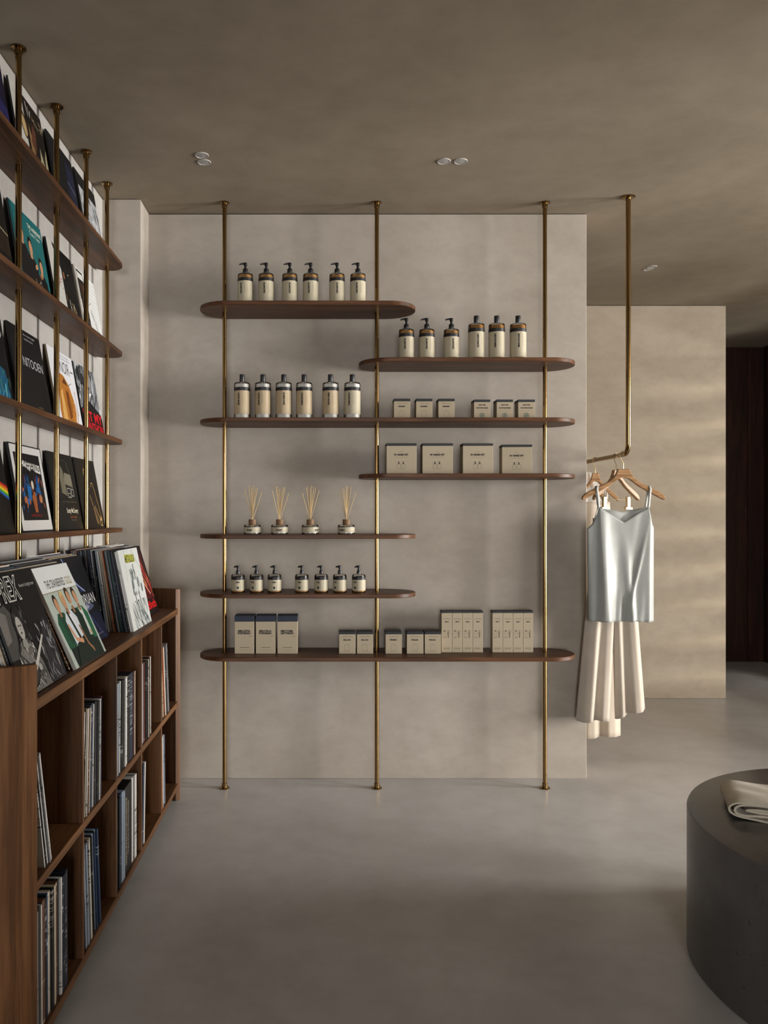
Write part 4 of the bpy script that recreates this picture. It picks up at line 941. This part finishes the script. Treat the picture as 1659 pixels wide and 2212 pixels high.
def cam_sheet(edge, sign):
    n = len(edge) - 1; hemL, hemR = Vector(P2(1270.5, 1342)), Vector(P2(1412, 1342))
    def fn(i, t):
        u = i / n * 2 - 1; a = edge[i]; b = hemL.lerp(hemR, i / n); p = a.lerp(b, t)
        # outer columns stay close to the side seams
        env = max(0.0, 1 - u * u) ** 0.5; zt = (a.y - p.y)
        g = min(1.0, 0.35 + t * 0.9)
        d = 0.034 * env * (0.45 + 0.55 * t)
        d += g * env * (0.030 * gauss(u, -0.52, 0.16) - 0.020 * gauss(u, -0.02 + 0.1 * t, 0.34) + 0.022 * gauss(u, 0.30 - 0.34 * max(0, 1 - t), 0.12) * gauss(t, 0.85, 0.6) - 0.012 * gauss(u, 0.45 - 0.3 * t, 0.12) + 0.020 * gauss(u, 0.78, 0.14))
        d += 0.004 * math.sin(u * 21 + 3 * t) * t * t * env
        d += 0.010 * gauss(u + 0.55 * (t - 0.75), 0.28, 0.05) * gauss(t, 0.62, 0.3)
        dx = 0.004 * math.sin(t * 5 + u * 3) * t * (1 - abs(u))
        if sign > 0: d = 0.020 * env * (0.5 + 0.5 * t) + 0.006 * math.sin(u * 8) * env
        z = p.y - (0.001 * math.sin(u * 11) + 0.0008 * math.sin(u * 27)) * (t ** 8)
        return (p.x + dx, (d if sign > 0 else -d), z)
    rows_ = 44; mb = MB(); m = n + 1
    vs = [fn(i, j / rows_) for j in range(rows_ + 1) for i in range(m)]
    fs = [(j * m + i, (j + 1) * m + i, (j + 1) * m + i + 1, j * m + i + 1) for j in range(rows_) for i in range(n)]
    return mb.add(vs, fs)
o = part('front_panel', cam_sheet(top_edge(1128), -1), M['satin'], cam_t, smooth=80)
o2 = part('back_panel', cam_sheet(back_edge(), 1), M['satin'], cam_t, smooth=80)
for q in (o, o2):
    md = q.modifiers.new('cloth', 'SOLIDIFY'); md.thickness = 0.0012; md.offset = 0
for sx, bx, hx in ((-1, 1292, 1288), (1, 1399, 1402.5)):
    b = P2(bx, 1097); hh = P2(hx, 1054.5)
    pth = [(b[0], -0.012, b[1]), (b[0] * 0.6 + hh[0] * 0.4, -0.0135, b[1] * 0.6 + hh[1] * 0.4), (hh[0], -0.0135, hh[1] - 0.010), (hh[0] - sx * 0.001, -0.0125, hh[1] + 0.0015), (hh[0] - sx * 0.002, -0.008, hh[1] + 0.0095), (hh[0] - sx * 0.002, 0.006, hh[1] + 0.0105), (hh[0] - sx * 0.002, 0.0135, hh[1] + 0.003), (hh[0] - sx * 0.003, 0.0135, hh[1] - 0.02), (b[0] - sx * 0.006, 0.010, b[1])]
    pth = smooth_curve(pth, 40)
    mb = MB(); vs = []
    for p in pth:
        for dx in (-0.0055, 0.0055):
            vs.append((p.x + dx, p.y, p.z))
    mb.add(vs, [(2 * i, 2 * i + 1, 2 * i + 3, 2 * i + 2) for i in range(len(pth) - 1)])
    q = part('strap', mb, M['satin'], cam_t, smooth=80); md = q.modifiers.new('cloth', 'SOLIDIFY'); md.thickness = 0.0016; md.offset = 0

# trousers -----------------------------------------------------------------
tr = thing('trousers', 'wide cream crepe trousers hanging behind the grey camisole', 'trousers', (RX, H2Y, 0.3))
def leg(cx0, cx1, w0, w1, z0, z1, hem_slope, ph, yoff, folds, yaw):
    """flattened pleated leg from waist to hem"""
    def fn(u, t):
        a = 2 * PI * u; t2 = t
        wd = (w0 + (w1 - w0) * t) / 2; dp = 0.016 + 0.022 * t
        cxx = cx0 + (cx1 - cx0) * t
        x = math.cos(a); y = math.sin(a)
        f = 1 + 0.0 * x
        fold = (0.016 * t + 0.004) * math.sin(folds * x * 2.4 + ph + 0.6 * t) + 0.006 * t * math.sin(folds * x * 5.1 + ph * 2)
        X = cxx + wd * x; Y = yoff + dp * y + fold * (1 - x * x * 0.7)
        Z = z0 + (z1 - z0) * t + hem_slope * x * t ** 4 + 0.004 * math.sin(3 * x + ph) * t ** 4
        return (X + Y * 0.0, Y + X * yaw, Z)
    return MB().grid(fn, 72, 40, True)
zt_, zb_ = 1.36 - 0.055 - 0.3, wz(1556, 4.10) - 0.3
def TX(px, y=4.10): return wx(px, y) - RX
# two legs and the joined hip share one mesh
xl0, xl1 = TX(1306), TX(1281); xr0, xr1 = TX(1342), TX(1363)
mbt = leg(xl0 + 0.01, xl1, 0.125, 0.166, zt_, zb_, 0.0, 0.4, -0.012, 2.2, 0.0)
mbr = leg(xr0, xr1, 0.11, 0.155, zt_, wz(1541, 4.10) - 0.3, 0.026, 2.0, -0.004, 2.0, 0.0)
mbt.add(mbr.v, mbr.f)
q = part('legs', mbt, M['cream_cloth'], tr, smooth=80); md = q.modifiers.new('cloth', 'SOLIDIFY'); md.thickness = 0.001; md.offset = 0
mb = MB().grid(lambda u, v: (TX(1324) + 0.098 * math.cos(2 * PI * u), -0.008 + 0.022 * math.sin(2 * PI * u), zt_ - 0.012 + 0.05 * v), 48, 3, True)
q = part('waistband', mb, M['cream_cloth'], tr, smooth=80); md = q.modifiers.new('cloth', 'SOLIDIFY'); md.thickness = 0.002; md.offset = 0

# long dress behind ---------------------------------------------------------
dr = thing('dress', 'long cream dress hanging behind the trousers, lowest hem on the rail', 'dress', (RX, H3Y, 0.15))
zt2, zb2 = 1.43 - 0.15, wz(1590, H3Y) - 0.15
def dress(u, t):
    a = 2 * PI * u; x, y = math.cos(a), math.sin(a)
    wd = 0.075 + 0.055 * min(1, t * 1.3); dp = 0.018 + 0.022 * t
    fold = (0.014 * t + 0.002) * math.sin(7.3 * x + 0.8) + 0.006 * t * math.sin(15 * x)
    return (0.004 + wd * x + (0.006 * t if x > 0 else 0), dp * y + fold * (1 - x * x * 0.6), zt2 + (zb2 - zt2) * t + 0.006 * math.sin(2.5 * x + 0.5) * t ** 6)
q = part('skirt', MB().grid(dress, 72, 44, True), M['cream_cloth'], dr, smooth=80); md = q.modifiers.new('cloth', 'SOLIDIFY'); md.thickness = 0.001; md.offset = 0
for sx in (-1, 1):
    pth = smooth_curve([(sx * 0.055, -0.016, zt2 + 0.0), (sx * 0.058, -0.0165, zt2 + 0.04), (sx * 0.058, -0.0145, 1.515 - 0.15), (sx * 0.058, 0.0, 1.5325 - 0.15), (sx * 0.058, 0.0145, 1.515 - 0.15), (sx * 0.058, 0.0165, zt2 + 0.04), (sx * 0.055, 0.016, zt2)], 30)
    vs = []
    for p in pth:
        for dx in (-0.006, 0.006): vs.append((p.x + dx, p.y, p.z))
    q = part('strap', MB().add(vs, [(2 * i, 2 * i + 1, 2 * i + 3, 2 * i + 2) for i in range(len(pth) - 1)]), M['cream_cloth'], dr, smooth=80)
    md = q.modifiers.new('cloth', 'SOLIDIFY'); md.thickness = 0.0014; md.offset = 0
# clear cover over the rearmost hanger
bg_ = thing('garment_cover', 'clear garment cover hanging on the rearmost hanger', 'garment cover', (RX, H4Y, 0.8))
def cover_fn(u, t):
    a = 2 * PI * u; x, y = math.cos(a), math.sin(a)
    wd = 0.03 + (0.105 - 0.03) * min(1, t * 3.2) ** 0.8
    top = 1.602 - 0.8; sh = 0.10 * min(1, t * 3.2)
    z = top - sh if t < 0.3125 else top - 0.10 - (t - 0.3125) / 0.6875 * 0.62
    return (wd * x, (0.018 + 0.016 * t) * y + 0.004 * math.sin(9 * x + 3 * t), z)
part('film', MB().grid(cover_fn, 48, 32, True), M['sheer'], bg_, smooth=80)
